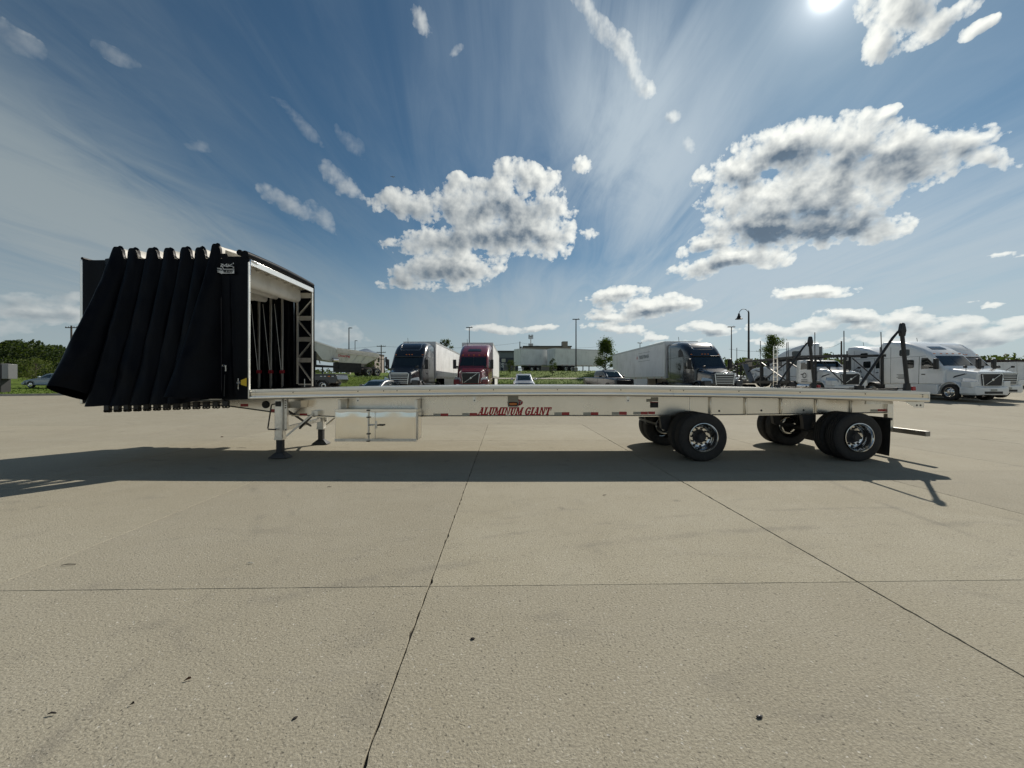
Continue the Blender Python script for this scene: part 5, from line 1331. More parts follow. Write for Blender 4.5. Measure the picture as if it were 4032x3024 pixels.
car('sedan', 'dark grey sedan with silver sunshade, nose in beside the black truck', 'car', pxx(1437, 23.4), 22.0, gz(23.4), R(-14), mat('sedan_paint', (.10, .105, .11), .3, .3, coat=.8), 'sedan', shade=True)
car('suv', 'silver compact SUV parked alone in front of the grass bank', 'car', pxx(2064, 30), 29.6, gz(31), 0, mat('silver_paint', (.46, .48, .50), .3, .5, coat=.8), 'suv', shade=True)
car('pickup_truck', 'black crew cab pickup beside the ribbed white trailer', 'pickup', pxx(2442, 32.5), 31.2, gz(33), R(14), black_pt, 'pickup', shade=True)
car('sedan', 'pale blue car partly hidden by the tarp, standing on the far left', 'car', pxx(100, 37), 37.5, gz(37.5) + .14, R(-90), mat('pale_blue_paint', (.20, .25, .28), .35, .3, coat=.6), 'sedan')
car('sedan', 'white car standing behind the posts of the car hauler', 'car', 27.2, 46.0, gz(47), R(60), white_pt, 'sedan')
car('suv', 'white SUV further behind the car hauler ladder', 'car', 30.4, 50.5, gz(52), R(30), white_pt, 'suv')

# ---------------------------------------------------------------- car hauler
def car_hauler():
    t = truck('car_hauler', 'white day cab car hauler with black overhead decks, posts and a ladder', 22.75, 25.8, 0, white_pt, 'D')
    t['category'] = 'car hauler'
    g = t.location
    def sub(mb, nm, m=black_pl, bev=0.0): return mb.build(nm, m, t, False, bevel=bev)
    W = 1.22
    top = 2.85
    posts = [-.9, 1.5, 4.3, 7.5, 11.0, 14.5]
    for s in (-1, 1):
        for k, y in enumerate(posts):
            zb = .35 if k != 1 else 2.0
            sub(MB().box(s * W - .05, s * W + .05, y - .06, y + .06, (.3 if k else .9) if y > 2 or k == 0 else 1.0, top + (.0 if k else -.1)), 'post')
            hgt = (1.55, 1.75, 1.3, 1.75, 1.45, 1.2)[k] * (1 if s < 0 else .95)
            if s < 0 or k in (0, 3): sub(MB().tube([(s * W, y + .05, top), (s * W - s * .02, y + .08, top + hgt)], .028, 6), 'safety_pole')
        for (ya, za, yb, zb) in ((-1.1, 2.78, 3.6, 2.98), (3.7, 2.96, 9.6, 2.90), (9.7, 2.85, 16.5, 1.95)):
            sub(MB().beam((s * W, ya, za), (s * W, yb, zb), .10, .16), 'deck_rail')
            n = int((yb - ya) / .9)
            if s < 0:
                for k in range(n):
                    f = (k + .5) / n; y = ya + (yb - ya) * f; z = za + (zb - za) * f
                    sub(MB().box(-W, W, y - .12, y + .12, z - .02, z + .03), 'deck_slat')
        sub(MB().beam((s * W, 4.0, 1.05), (s * W, 17.5, .95), .12, .22), 'lower_rail')
        sub(MB().beam((s * W, 4.3, 1.1), (s * W, 7.5, 2.75), .07, .09), 'lift_arm')
        sub(MB().beam((s * W, 11.0, 1.1), (s * W, 7.7, 2.75), .07, .09), 'lift_arm')
        sub(MB().tube([(s * W, -.85, 1.0), (s * W, 1.3, 2.75)], .04, 6), 'head_rack_stay')
        for k in range(2):
            for xx in (s * 1.02, s * .70): wheel(t, (xx, 12.2 + k * 1.25, .40), 0 if s < 0 else math.pi, 'drive', 0).scale = (1, .8, .8)
    for y in (4.6, 7.0): sub(MB().box(-W, W, y - .05, y + .05, 1.0, 1.14), 'lower_cross_bar')
    sub(MB().box(-W, W, 8.0, 17.2, .90, .96), 'lower_deck')
    # ladder on the near side
    x = -W - .14; y0, y1 = 5.2, 5.65
    for y in (y0, y1): sub(MB().box(x - .025, x + .025, y - .03, y + .03, .5, 4.0), 'ladder_stile', alu)
    for k in range(9): sub(MB().box(x - .02, x + .02, y0 + .03, y1 - .03, .7 + k * .37, .735 + k * .37), 'ladder_rung', alu)
    sub(MB().beam((-W, 9.8, 2.7), (-W - .05, 8.6, 1.0), .5, .05), 'ramp', grey_pt)
    link('lettering', text_mesh('661', .22, M_side(Vector((-1.225, 1.45, 1.75))), SEAM, offset=.004), t)
    c = MB().lathe([(.20, 0), (.19, -.006), (.15, -.006), (.15, 0)], 24, 'x', (-1.215, 2.55, 1.55)).build('door_emblem', SEAM, t)
    for k in range(2): sub(MB().box(-1.222, -1.215, 2.25, 2.85, 1.20 - k * .13, 1.24 - k * .13), 'print_line', SEAM)
car_hauler()

# ---------------------------------------------------------------- bottom dump trailer and the black flatbed on the left
def hopper():
    p = px(1476, 1370, 44.0); z0 = 2.15
    t = thing('dump_trailer', 'pale grey sloped hopper trailer with white top rim, up on the bank', 'trailer', (-19.9, 43.3, z0), R(55))
    def sub(mb, nm, m, bev=0.0): return mb.build(nm, m, t, False, bevel=bev)
    hop = mat('hopper_paint', (.74, .75, .74), .45, var=.06, vscale=.7, dirt=.35)
    rim = mat('hopper_rim', (.78, .79, .78), .4)
    xa, xb = -4.2, 4.05
    # tub: long prism with sloping ends and V sides
    up = [(-1.22, 2.35), (1.22, 2.35)]; 
    rings = []
    for x, zt, zb, hw, hb in ((-3.4, 3.72, 3.3, 1.2, 1.1), (-1.9, 3.30, 1.75, 1.22, .8), (-.4, 2.85, 1.55, 1.24, .62), (3.6, 2.62, 1.50, 1.24, .6), (4.7, 2.50, 2.2, 1.24, 1.1)):
        rings.append([(x, -hw, zt), (x, hw, zt), (x, hb, zb), (x, -hb, zb)])
    sub(MB().rings(rings), 'tub', hop)
    for s in (-1, 1):
        sub(MB().beam((-3.45, s * 1.24, 3.74), (-.50, s * 1.26, 2.98), .10, .14), 'rim_bar', rim)
        sub(MB().beam((-.55, s * 1.28, 2.84), (4.85, s * 1.28, 2.50), .06, .50), 'rim_bar', roof_vinyl)
        for x in (1.0, 2.1, 3.2):
            sub(MB().beam((x, s * 1.24, 2.55), (x - .35, s * .66, 1.55), .07, .08), 'tub_rib', hop)
        sub(MB().box(-4.6, 4.9, s * .45 - .05, s * .45 + .05, .95, 1.13), 'chassis_rail', FRAME)
        for k in range(2):
            x = 3.55 + k * 1.15
            for yy in (s * 1.0, s * .68): wheel(t, (x, yy, .505), R(90) if s < 0 else R(-90), 'drive', 1 if abs(yy) > .9 else 0)
            am = MB()
        sub(MB().tube([(-1.9, s * .8, .03), (-1.9, s * .8, 1.0)], .07, 8), 'landing_leg', FRAME)
        sub(MB().box(-2.1, -1.7, s * .8 - .12, s * .8 + .12, 0, .05), 'leg_foot', FRAME)
        sub(MB().beam((-4.4, s * 1.0, 1.15), (-.6, s * 1.0, 1.05), .12, .14), 'side_step', FRAME)
    for x in (3.55, 4.7): sub(MB().tube([(x, -1, .505), (x, 1, .505)], .08, 8), 'axle', FRAME)
    sub(MB().box(-3.5, -2.6, -.9, .9, 1.13, 2.6), 'front_post_frame', FRAME)
    sub(MB().box(.1, 2.9, -.6, .6, .45, 1.52), 'gate_chute', FRAME)
    sub(MB().lathe([(.22, -.3), (.22, .3)], 14, 'x', (-.6, -1.05, 1.75)), 'air_tank', chrome)
    sub(MB().tube([(-2.9, -1.1, 1.2), (-2.8, -1.2, 1.7), (-2.5, -1.2, 1.75), (-2.35, -1.15, 1.3)], .05, 6), 'hose', black_pl)
    link('lettering', text_mesh('Doering', .42, M_front(Vector((.35, -1.14, 2.25))) @ Matrix.Rotation(R(-28), 4, 'X'), red_ink, shear=.3, offset=.01), t)
hopper()
def black_flatbed():
    Y = 35.0
    t = thing('flatbed_truck', 'low black flatbed tail with twin wheels and lamp bar, beside the portal', 'truck', (pxx(1282, Y), Y, gz(Y)), 0)
    def sub(mb, nm, m, bev=0.0): return mb.build(nm, m, t, False, bevel=bev)
    sub(MB().box(-4.5, 1.45, -1.2, 1.2, 1.42, 1.56), 'bed', black_pt, .02)
    sub(MB().prism([(-4.5, 1.419), (1.5, 1.419), (1.6, 1.05), (1.45, .72), (.7, .72), (.5, .95), (-4.5, 1.0)], 'y', -1.15, 1.15), 'tail_skirt', black_pt, .02)
    for k in range(4): sub(MB().box(.1 + k * .34, .3 + k * .34, -1.218, -1.202, 1.28, 1.36), 'tail_lamp', LAMP if k != 2 else amber)
    for s in (-1, 1):
        for x in (-.72, .30):
            wheel(t, (x, s * 1.02, .48), R(90) if s < 0 else R(-90), 'drive', 1); wheel(t, (x, s * .70, .48), R(90) if s < 0 else R(-90), 'drive', 0)
            am = MB()
            rs = []
            for k in range(11):
                a = R(10 + 160 * k / 10); rs.append([(x + .56 * math.cos(a), s * .6, .48 + .56 * math.sin(a)), (x + .56 * math.cos(a), s * 1.22, .48 + .56 * math.sin(a)), (x + .60 * math.cos(a), s * 1.22, .48 + .60 * math.sin(a)), (x + .60 * math.cos(a), s * .6, .48 + .60 * math.sin(a))])
            sub(am.rings(rs), 'wheel_fender', black_pt)
        sub(MB().beam((-2.0, s * 1.0, 1.57), (-1.55, s * 1.0, 2.1), .06, .06), 'bed_stake', trailer_alu)
    for x in (-.72, .30): sub(MB().tube([(x, -1, .48), (x, 1, .48)], .08, 8), 'axle', FRAME)
    sub(MB().box(-4.5, 1.2, -.45, .45, .62, .95), 'chassis', FRAME)
black_flatbed()

# ---------------------------------------------------------------- banks, kerbs, grass
def grass_mat():
    m = bpy.data.materials.new('grass'); m.use_nodes = True
    T = NT(m.node_tree); b = T.n['Principled BSDF']
    P = T.node('ShaderNodeNewGeometry').outputs['Position']
    c = T.mix(T.ramp(T.noise(P, .35, 5, .6), .3, .7), rgb(.075, .118, .014), rgb(.11, .16, .022))
    c = T.mix(T.m('MULTIPLY', T.ramp(T.noise(P, 3.5, 5, .7), .45, .75), .6), c, rgb(.15, .175, .035))
    c = T.mix(T.m('MULTIPLY', T.ramp(T.noise(P, 9, 4, .7), .55, .7), .5), c, rgb(.04, .075, .012))
    T.put(b.inputs['Base Color'], c); b.inputs['Roughness'].default_value = .8; b.inputs['Specular IOR Level'].default_value = .15
    bn = T.node('ShaderNodeBump'); bn.inputs['Strength'].default_value = .8; bn.inputs['Distance'].default_value = .08
    T.put(bn.inputs['Height'], T.noise(P, 12, 4, .7)); T.l.new(bn.outputs[0], b.inputs['Normal'])
    return m
grassm = grass_mat()
blade_m = mat('grass_blade', (.10, .165, .02), .7, spec=.2, var=.35, vscale=1.5)
def kerb(pts, name='kerb'):
    rs = []
    pts = [Vector(p) for p in pts]
    for i, p in enumerate(pts):
        d = (pts[min(i + 1, len(pts) - 1)] - pts[max(i - 1, 0)]).normalized(); n = Vector((-d.y, d.x, 0))
        rs.append([p + n * .0 + Vector((0, 0, -.06)), p + n * .012 + Vector((0, 0, .125)), p + n * .03 + Vector((0, 0, .15)), p + n * .17 + Vector((0, 0, .15)), p + n * .18 + Vector((0, 0, -.06))])
    struct(MB().rings(rs).build(name, kerb_mat))
def bank(name, xs, y0f, prof, nx=40):
    """sheet behind a kerb: prof(x, d) gives the height d metres behind it"""
    mb = MB(); ds = [.16, .5, 1.2, 2.2, 3.4, 5, 7, 9, 11, 13, 15, 18, 22, 28, 36, 48, 70]
    for j, d in enumerate(ds):
        for i in range(nx + 1):
            x = xs[0] + (xs[1] - xs[0]) * i / nx; y = y0f(x) + d
            mb.v.append((x, y, prof(x, d) + .03 * mnoise.noise(Vector((x * .3, y * .3, 0)))))
    n = nx + 1
    mb.f += [(j * n + i, j * n + i + 1, (j + 1) * n + i + 1, (j + 1) * n + i) for j in range(len(ds) - 1) for i in range(nx)]
    return struct(mb.build(name, grassm))
def sm(a, b, x): t = max(0, min(1, (x - a) / (b - a))); return t * t * (3 - 2 * t)
def mid_h(x, d): return gz(45.5) + .13 + 2.0 * sm(0, 17, d) + .1 * sm(17, 60, d)
MIDK = lambda x: 45.5
bank('lawn', (-6.0, 17.5), MIDK, mid_h)
kerb([(x, 45.5, gz(45.5)) for x in range(-6, 19, 3)])
LMK = lambda x: 36.5 + max(0, (x + 14)) * 1.0
def lm_h(x, d): return gz(LMK(x)) + .13 + 1.25 * sm(0, 4.5, d) + 1.0 * sm(12, 40, d)
bank('lawn', (-30, -6.0), LMK, lm_h)
kerb([(x, LMK(x), gz(LMK(x)) + .0) for x in range(-30, -5, 2)])
LFK = lambda x: 28.6 + .18 * max(0, x + 40)
def lf_h(x, d): return gz(LFK(x) + d) + .13 + 1.6 * sm(14, 60, d)
bank('lawn', (-110, -29), LFK, lf_h)
kerb([(x, LFK(x), gz(LFK(x))) for x in range(-110, -28, 3)])
kerb([(x, 43 + .05 * (x - 50), gz(43)) for x in range(50, 110, 4)])
bank('lawn', (50, 110), lambda x: 43 + .05 * (x - 50), lambda x, d: gz(43) + .13 + .2 * sm(0, 10, d), 20)
# footpath across the middle lawn, low wall strip under the hopper
mb = MB()
n_ = 30
for i in range(n_ + 1):
    x = -6 + 23.5 * i / n_; d = 6.2 + .05 * i / n_
    for dd in (0, 1.0): mb.v.append((x, 45.5 + d + dd, mid_h(x, d + dd) + .045))
mb.f = [(2 * i, 2 * i + 2, 2 * i + 3, 2 * i + 1) for i in range(n_)]
struct(mb.build('footpath', kerb_mat))
struct(MB().box(-28, -9.5, 41.2, 53.0, 1.2, 2.15).build('hardstand', kerb_mat))
# tufts that break the grass edge
def tufts(spots, h, name, label):
    rg = random.Random(21); mb = MB()
    for (x, y, z) in spots:
        for k in range(3):
            a = rg.uniform(0, math.pi); l = h * rg.uniform(.6, 1.3); w = .03 + .5 * h * .2
            dx, dy = math.cos(a) * w, math.sin(a) * w; lx, ly = rg.gauss(0, .35) * l, rg.gauss(0, .35) * l
            o = len(mb.v); mb.v += [(x - dx, y - dy, z - .02), (x + dx, y + dy, z - .02), (x + lx, y + ly, z + l)]; mb.f.append((o, o + 1, o + 2))
    o = mb.build(name, blade_m, fix=False, smooth=False); stuff(o, label); o['category'] = 'grass'
rg = random.Random(4); sp = []
for k in range(5200):
    x = rg.uniform(-6, 17.3); d = .25 + 16 * rg.random() ** 1.5; sp.append((x, 45.5 + d, mid_h(x, d)))
for k in range(2200):
    x = rg.uniform(-58, -29.5); d = .25 + 11 * rg.random() ** 1.4; sp.append((x, LFK(x) + d, lf_h(x, d)))
for k in range(1500):
    x = rg.uniform(-28, -7); d = .3 + 4.0 * rg.random(); sp.append((x, LMK(x) + d, lm_h(x, d)))
tufts(sp, .09, 'grass', 'short green grass on the banks behind the lot')

# ---------------------------------------------------------------- trees
barkm = mat('bark', (.07, .055, .042), .9, var=.3, vscale=6)
def leaf_mat(name, c0, c1):
    m = bpy.data.materials.new(name); m.use_nodes = True
    T = NT(m.node_tree); b = T.n['Principled BSDF']; out = T.n['Material Output']
    P = T.node('ShaderNodeNewGeometry').outputs['Position']
    c = T.mix(T.ramp(T.noise(P, 1.2, 4, .7), .3, .7), rgb(*c0), rgb(*c1))
    c = T.mix(T.m('MULTIPLY', T.noise(P, 14, 2), .5), c, rgb(*[x * .5 for x in c0]))
    T.put(b.inputs['Base Color'], c); b.inputs['Roughness'].default_value = .6; b.inputs['Specular IOR Level'].default_value = .25
    tl = T.node('ShaderNodeBsdfTranslucent'); T.put(tl.inputs['Color'], T.mix(.5, c, rgb(.14, .2, .02)))
    mx = T.node('ShaderNodeMixShader'); mx.inputs[0].default_value = .35
    T.l.new(b.outputs[0], mx.inputs[1]); T.l.new(tl.outputs[0], mx.inputs[2]); T.l.new(mx.outputs[0], out.inputs[0])
    return m
leaf_dk = leaf_mat('leaf_dark', (.022, .042, .012), (.045, .07, .018))
leaf_md = leaf_mat('leaf_mid', (.04, .075, .014), (.085, .12, .022))
leaf_yl = leaf_mat('leaf_yellow', (.07, .10, .016), (.13, .15, .03))
def tree(name, label, loc, h, rad, base, m, n=2600, leaf=.16, shape='round', seed=0, cat='tree', group=None, clumps=26, trunk_r=None):
    rg = random.Random(seed); t = thing(name, label, cat, loc, rg.uniform(0, 6), group)
    tr = MB(); r0 = trunk_r or h * .022
    tr.tube([(0, 0, -.1), (rg.gauss(0, .02) * h, rg.gauss(0, .02) * h, h * .35), (rg.gauss(0, .02) * h, rg.gauss(0, .02) * h, h * .85)], [r0, r0 * .7, r0 * .2], 8)
    cs = []
    for k in range(clumps):
        f = rg.random() ** .8; z = base + (h - base) * f
        if shape == 'cone': rr = rad * (1 - f) ** .7 * (1 if f > .12 else .7)
        elif shape == 'column': rr = rad * math.sqrt(max(.03, 1 - (2 * f - 1) ** 2)) ** .7
        else: rr = rad * math.sqrt(max(.05, 1 - (2 * f - .85) ** 2 / 1.4))
        a = rg.uniform(0, 2 * math.pi); q = rr * rg.uniform(.35, 1.0)
        c = Vector((q * math.cos(a), q * math.sin(a), z)); cs.append((c, rad * rg.uniform(.20, .40)))
        z1 = max(base * .8, z - q * .7)
        tr.tube([(0, 0, min(z1, h * .8)), c * .6 + Vector((0, 0, z1 * .4)), c], [r0 * .4, r0 * .25, r0 * .1], 5)
    tr.build('trunk', barkm, t)
    mb = MB()
    for k in range(n):
        c, s = rg.choice(cs)
        p = c + Vector((rg.gauss(0, s * .55), rg.gauss(0, s * .55), rg.gauss(0, s * .42)))
        d = Vector((rg.gauss(0, 1), rg.gauss(0, 1), rg.gauss(0, .7))).normalized(); e = d.orthogonal().normalized(); u = d.cross(e)
        l = leaf * rg.uniform(.6, 1.3)
        o = len(mb.v); mb.v += [tuple(p - e * l * .5), tuple(p + u * l * .28), tuple(p + e * l * .5), tuple(p - u * l * .28)]; mb.f.append((o, o + 1, o + 2, o + 3))
    mb.build('crown', m, t, fix=False, smooth=False)
    return t
def mass(name, label, m, spots, n, leaf, seed):
    """a far wood that reads as one mass: (x, y, z, radius, height) humps"""
    rg = random.Random(seed); mb = MB()
    wts = [s[3] * s[4] for s in spots]
    picks = rg.choices(spots, wts, k=n)
    for (x, y, z, r, h) in picks:
        a = rg.uniform(0, 2 * math.pi); f = rg.random(); rr = r * math.sqrt(max(0, 1 - f ** 2.4)) * (rg.random() ** .4)
        p = Vector((x + rr * math.cos(a), y + rr * math.sin(a), z + h * f + rg.gauss(0, leaf * .3)))
        p += Vector((1, 1, .7)) * leaf * 1.4 * mnoise.noise(p * (.9 / max(.5, leaf)))
        d = Vector((rg.gauss(0, 1), rg.gauss(0, 1), rg.gauss(0, .8))).normalized(); e = d.orthogonal().normalized(); u = d.cross(e)
        l = leaf * rg.uniform(.5, 1.4)
        o = len(mb.v); mb.v += [tuple(p - e * l * .5), tuple(p + u * l * .35), tuple(p + e * l * .5), tuple(p - u * l * .35)]; mb.f.append((o, o + 1, o + 2, o + 3))
    o = mb.build(name, m, fix=False, smooth=False); stuff(o, label); o['category'] = 'trees'
rg = random.Random(9)
sp = []
for k in range(34):
    u = rg.uniform(-330, 330); Y = rg.uniform(70, 92); top = 1372 - 38 * math.exp(-((u - 95) / 90) ** 2) + rg.uniform(-6, 26)
    x = pxx(u, Y); zb = 2.2; sp.append((x, Y, zb, rg.uniform(2.2, 4.0), pz(top, Y) - zb))
for k in range(26):
    u = rg.uniform(-330, 330); Y = rg.uniform(60, 68); x = pxx(u, Y); sp.append((x, Y, 1.6, rg.uniform(1.2, 2.4), rg.uniform(2.0, 4.0)))
mass('woodland', 'dark green wood behind the far left lawn', leaf_dk, sp, 60000, .40, 3)
sp = []
for k in range(60):
    u = rg.uniform(2830, 3360); Y = rg.uniform(190, 240); x = pxx(u, Y); sp.append((x, Y, 2, rg.uniform(4, 7), pz(1413 + rg.uniform(-4, 10), Y) - 2))
for k in range(12):
    u = rg.choice((3245, 3262, 3400, 3385, 3415)) + rg.uniform(-14, 14); Y = rg.uniform(105, 115); x = pxx(u, Y); sp.append((x, Y, 2, rg.uniform(1.6, 2.6), pz(1382 + rg.uniform(0, 16), Y) - 2))
for k in range(40):
    u = rg.uniform(3780, 4500); Y = rg.uniform(120, 140); x = pxx(u, Y); sp.append((x, Y, 2, rg.uniform(3, 5), pz(1400 + rg.uniform(-4, 8), Y) - 2))
for k in range(24):
    u = rg.uniform(1200, 1560); Y = rg.uniform(150, 180); x = pxx(u, Y); sp.append((x, Y, 2, rg.uniform(3, 6), pz(1462 + rg.uniform(-8, 8), Y) - 2))
mass('woodland', 'thin dark tree line along the far horizon', leaf_dk, sp, 16000, 1.1, 4)
tree('young_tree', 'small bushy tree with yellowing leaves by the pale blue car', (pxx(140, 46), 46, lf_h(-40, 14)), 3.0, 1.7, .7, leaf_yl, 2400, .15, seed=2)
tree('tree', 'full green tree at the left end of the ribbed white trailer', (pxx(2385, 57), 57, mid_h(14, 11.5)), 4.7, 1.9, .7, leaf_md, 7000, .20, 'cone', seed=5, clumps=44)
tree('tree', 'narrow young tree on the lawn in front of the left far trailer', (pxx(2010, 56), 56, mid_h(0, 10.5)), 2.0, .62, .35, leaf_dk, 1300, .11, 'column', seed=6)
tree('tree', 'narrow young tree on the lawn between the two far trailers', (pxx(2176, 55), 55, mid_h(5, 9.5)), 2.3, .58, .25, leaf_dk, 1400, .11, 'column', seed=7)
tree('tree', 'airy tree rising behind the car hauler poles', (pxx(3045, 58), 58, gz(58)), 7.3, 2.1, 1.4, leaf_md, 4200, .21, 'cone', seed=8)
tree('tree', 'dark treetop behind the trailer of the black truck', (pxx(1755, 70), 70, 3.3), 5.6, 1.5, 2.0, leaf_dk, 1500, .24, seed=12)
tree('tree', 'small tree right of the hopper trailer', (pxx(1465, 60), 60, 2.6), 2.6, 1.1, .6, leaf_dk, 1100, .18, seed=13)

# ---------------------------------------------------------------- far trailers, buildings
def pxx_u(x, Y): return 2016 + x / Y * F
def far_trailer(label, u, v, Y, rz, length):
    box_trailer(label, pxx(u, Y), Y, rz, length, zbase=mid_h(3, Y - 45.5) - .05, group='box trailers', skirt=False)
# seen from their side; the nose points right and away
far_trailer('white box trailer on the upper road, left of the two, doors to the left', pxx_u(12.6, 73.8), 0, 73.8, R(116), 13.0)
far_trailer('white box trailer on the upper road, right of the two, near the full tree', pxx_u(16.25, 72.0), 0, 72.0, R(116), 10.5)

blue_w = mat('blue_wall', (.022, .030, .058), .55, var=.1)
bluegrey = mat('blue_grey_wall', (.13, .155, .18), .6, var=.08)
tan_w = mat('tan_wall', (.25, .22, .19), .7, var=.08, vscale=.4)
brown_w = mat('brown_wall', (.042, .024, .022), .8, var=.15, vscale=.3)
def building(name, label, x0, x1, y0, y1, z0, z1, bands, roofm, windows=(), extra=None):
    t = thing(name, label, 'building', ((x0 + x1) / 2, (y0 + y1) / 2, z0))
    hx, hy = (x1 - x0) / 2, (y1 - y0) / 2
    for k, (za, zb, m, out) in enumerate(bands):
        MB().box(-hx - out, hx + out, -hy - out, hy + out, za, zb).build('wall', m, t, smooth=False)
    MB().box(-hx - .25, hx + .25, -hy - .25, hy + .25, z1 - z0 + .001, z1 - z0 + .28).build('roof', roofm, t, smooth=False)
    for (u0, u1, za, zb, nm, m) in windows:
        w = MB().box(u0, u1, -hy - .09, -hy - .055, za, zb).build(nm, m, t, smooth=False)
        MB().box(u0 - .06, u1 + .06, -hy - .053, -hy - .035, za - .06, zb + .06).build('frame', trailer_alu, w, smooth=False)
    if extra: extra(t, hx, hy)
    return t
Yb = 84
xa, xb = pxx(1920, Yb), pxx(2040, Yb); zt = pz(1386, Yb)
def sign_s(t, hx, hy):
    link('lettering', text_mesh('S', 1.3, M_front(Vector((hx - 3.4, -hy - .06, 1.7))), white_ink, offset=.03), t)
building('shop_building', 'low dark blue shop with grey upper band, left of the far trailers', xa, xb, Yb, Yb + 14, 3.2, zt, [(0, 3.4, blue_w, .03), (3.4, zt - 3.2, bluegrey, 0)], steel_dk,
         [(.2, 2.6, .3, 2.0, 'window', glass), (-2.6, -.6, .3, 2.3, 'door', grey_pt), (-.2, .5, 2.5, 3.1, 'window', white_tape)], sign_s)
Yb = 105
xa, xb = pxx(2062, Yb), pxx(2248, Yb); zt = pz(1366, Yb)
def tan_extra(t, hx, hy):
    MB().box(hx - 2.35, hx - .9, -hy - .3, -hy + 2.0, 5.2, zt - 3.2 + 1.5).build('parapet_sign', tan_w, t)
    for k in range(6): MB().box(-hx + 1.2 + k * 2.0, -hx + 1.9 + k * 2.0, -hy - .05, -hy - .01, 2.6, 3.6).build('window', glass, t)
building('warehouse', 'tan flat roofed building behind the two far trailers', xa, xb, Yb, Yb + 20, 3.2, zt, [(0, zt - 3.2, tan_w, 0)], steel_dk, (), tan_extra)
Yb = 88
def brown_extra(t, hx, hy):
    for k in range(24): MB().box(-hx + 1 + k * 3.0, -hx + 1.12 + k * 3.0, -hy - .06, -hy - .005, 0, 4.2).build('wall_post', brown_w, t)
building('long_building', 'long low dark brown building behind the trucks at far right', pxx(3700, Yb), pxx(4700, Yb), Yb, Yb + 12, 1.6, pz(1422, Yb), [(0, pz(1422, Yb) - 1.6, brown_w, 0)], brown_w, (), brown_extra)
Yb = 120
xa, xb = pxx(1385, Yb), pxx(1475, Yb)
hs = thing('house', 'grey hipped roof house showing above the hopper trailer', 'building', ((xa + xb) / 2, Yb, 3))
hx = (xb - xa) / 2; ze = pz(1392, Yb) - 3; zr = pz(1368, Yb) - 3
MB().box(-hx, hx, 0, 9, 0, ze).build('wall', tan_w, hs); 
MB().rings([[(-hx - .4, -.4, ze), (hx + .4, -.4, ze), (hx + .4, 9.4, ze), (-hx - .4, 9.4, ze)], [(-hx * .12 - .8, 4.4, zr), (hx * .12 - .8, 4.4, zr), (hx * .12 - .8, 4.6, zr), (-hx * .12 - .8, 4.6, zr)]]).build('roof', grey_pt, hs)

# ---------------------------------------------------------------- poles, lamps, wires
pole_m = mat('dark_pole', (.018, .017, .017), .5, .3)
wood_m = mat('wood_pole', (.065, .05, .04), .9, var=.3, vscale=3)
def lamp_post(label, u, vt, vb, Y, head, w=.09, group='tall parking lot lamps'):
    zb = pz(vb, Y); h = pz(vt, Y) - zb
    t = thing('lamp_post', label, 'lamp post', (pxx(u, Y), Y, zb), 0, group)
    MB().tube([(0, 0, 0), (0, 0, h)], [w, w * .7], 10).build('pole', pole_m, t)
    MB().box(-w * 2.2, w * 2.2, -w * 2.2, w * 2.2, -.4, .55).build('base', kerb_mat, t, bevel=.03)
    if head == 'flat':
        MB().box(-.02, .50, -.16, .16, h - .02, h + .08).build('lamp_head', pole_m, t, bevel=.02)
    elif head == 'double':
        MB().box(-.55, .55, -.16, .16, h - .02, h + .08).build('lamp_head', pole_m, t, bevel=.02)
        MB().tube([(0, 0, h), (.35, 0, h + .02), (.38, 0, h + .22)], .03, 6).build('sensor', pole_m, t)
    elif head == 'flood':
        for s in (-1, 1): MB().box(s * .45 - .25, s * .45 + .25, -.2, .2, h - .1, h + .12).build('lamp_head', trailer_alu, t, bevel=.03)
        MB().box(-.5, .5, -.05, .05, h - .16, h - .1).build('cross_arm', pole_m, t)
    else:
        # crook arm with a bell shaped shade
        pts = []
        for k in range(13):
            a = R(180 * k / 12 * .92); pts.append((-.62 + .62 * math.cos(a), 0, h * .915 + .25 + 1.02 * math.sin(a) * .75))
        MB().tube([(0, 0, h * .80)] + pts, .035, 8).build('crook_arm', pole_m, t)
        MB().tube([(0, 0, h), (0, 0, h + .35)], [w * .7, .01], 8).build('finial', pole_m, t)
        x = pts[-1][0]; z = pts[-1][2]
        MB().lathe([(.03, .06), (.10, 0), (.13, -.22), (.16, -.30), (.20, -.34), (.24, -.52), (.42, -.66), (.42, -.70), (.0, -.62)], 20, 'z', (x, 0, z)).build('lamp_shade', pole_m, t)
        MB().lathe([(.05, -.16), (.06, 0), (.05, .16)], 10, 'z', (0, 0, h * .93)).build('collar', pole_m, t)
    return t
lamp_post('tall dark lamp pole rising behind the hopper trailer', 1374, 1292, 1470, 62, 'flat', .10)
lamp_post('shorter thin lamp pole right of the one behind the hopper', 1398, 1342, 1462, 84, 'flat', .09)
lamp_post('lamp pole standing right above the maroon truck', 1848, 1290, 1462, 66, 'double', .09)
lamp_post('tall dark lamp pole on the lawn in front of the far trailers', 2268, 1258, 1461, 60, 'double', .11)
lamp_post('thin lamp pole left of the crook lamp', 2880, 1288, 1445, 60, 'double', .09)
lamp_post('crook arm lamp with bell shade behind the car hauler', 2948, 1232, 1430, 48, 'crook', .13, None)
lamp_post('twin floodlight pole above the ribbed white trailer', 2520, 1350, 1462, 110, 'flood', .12)
PT = {}
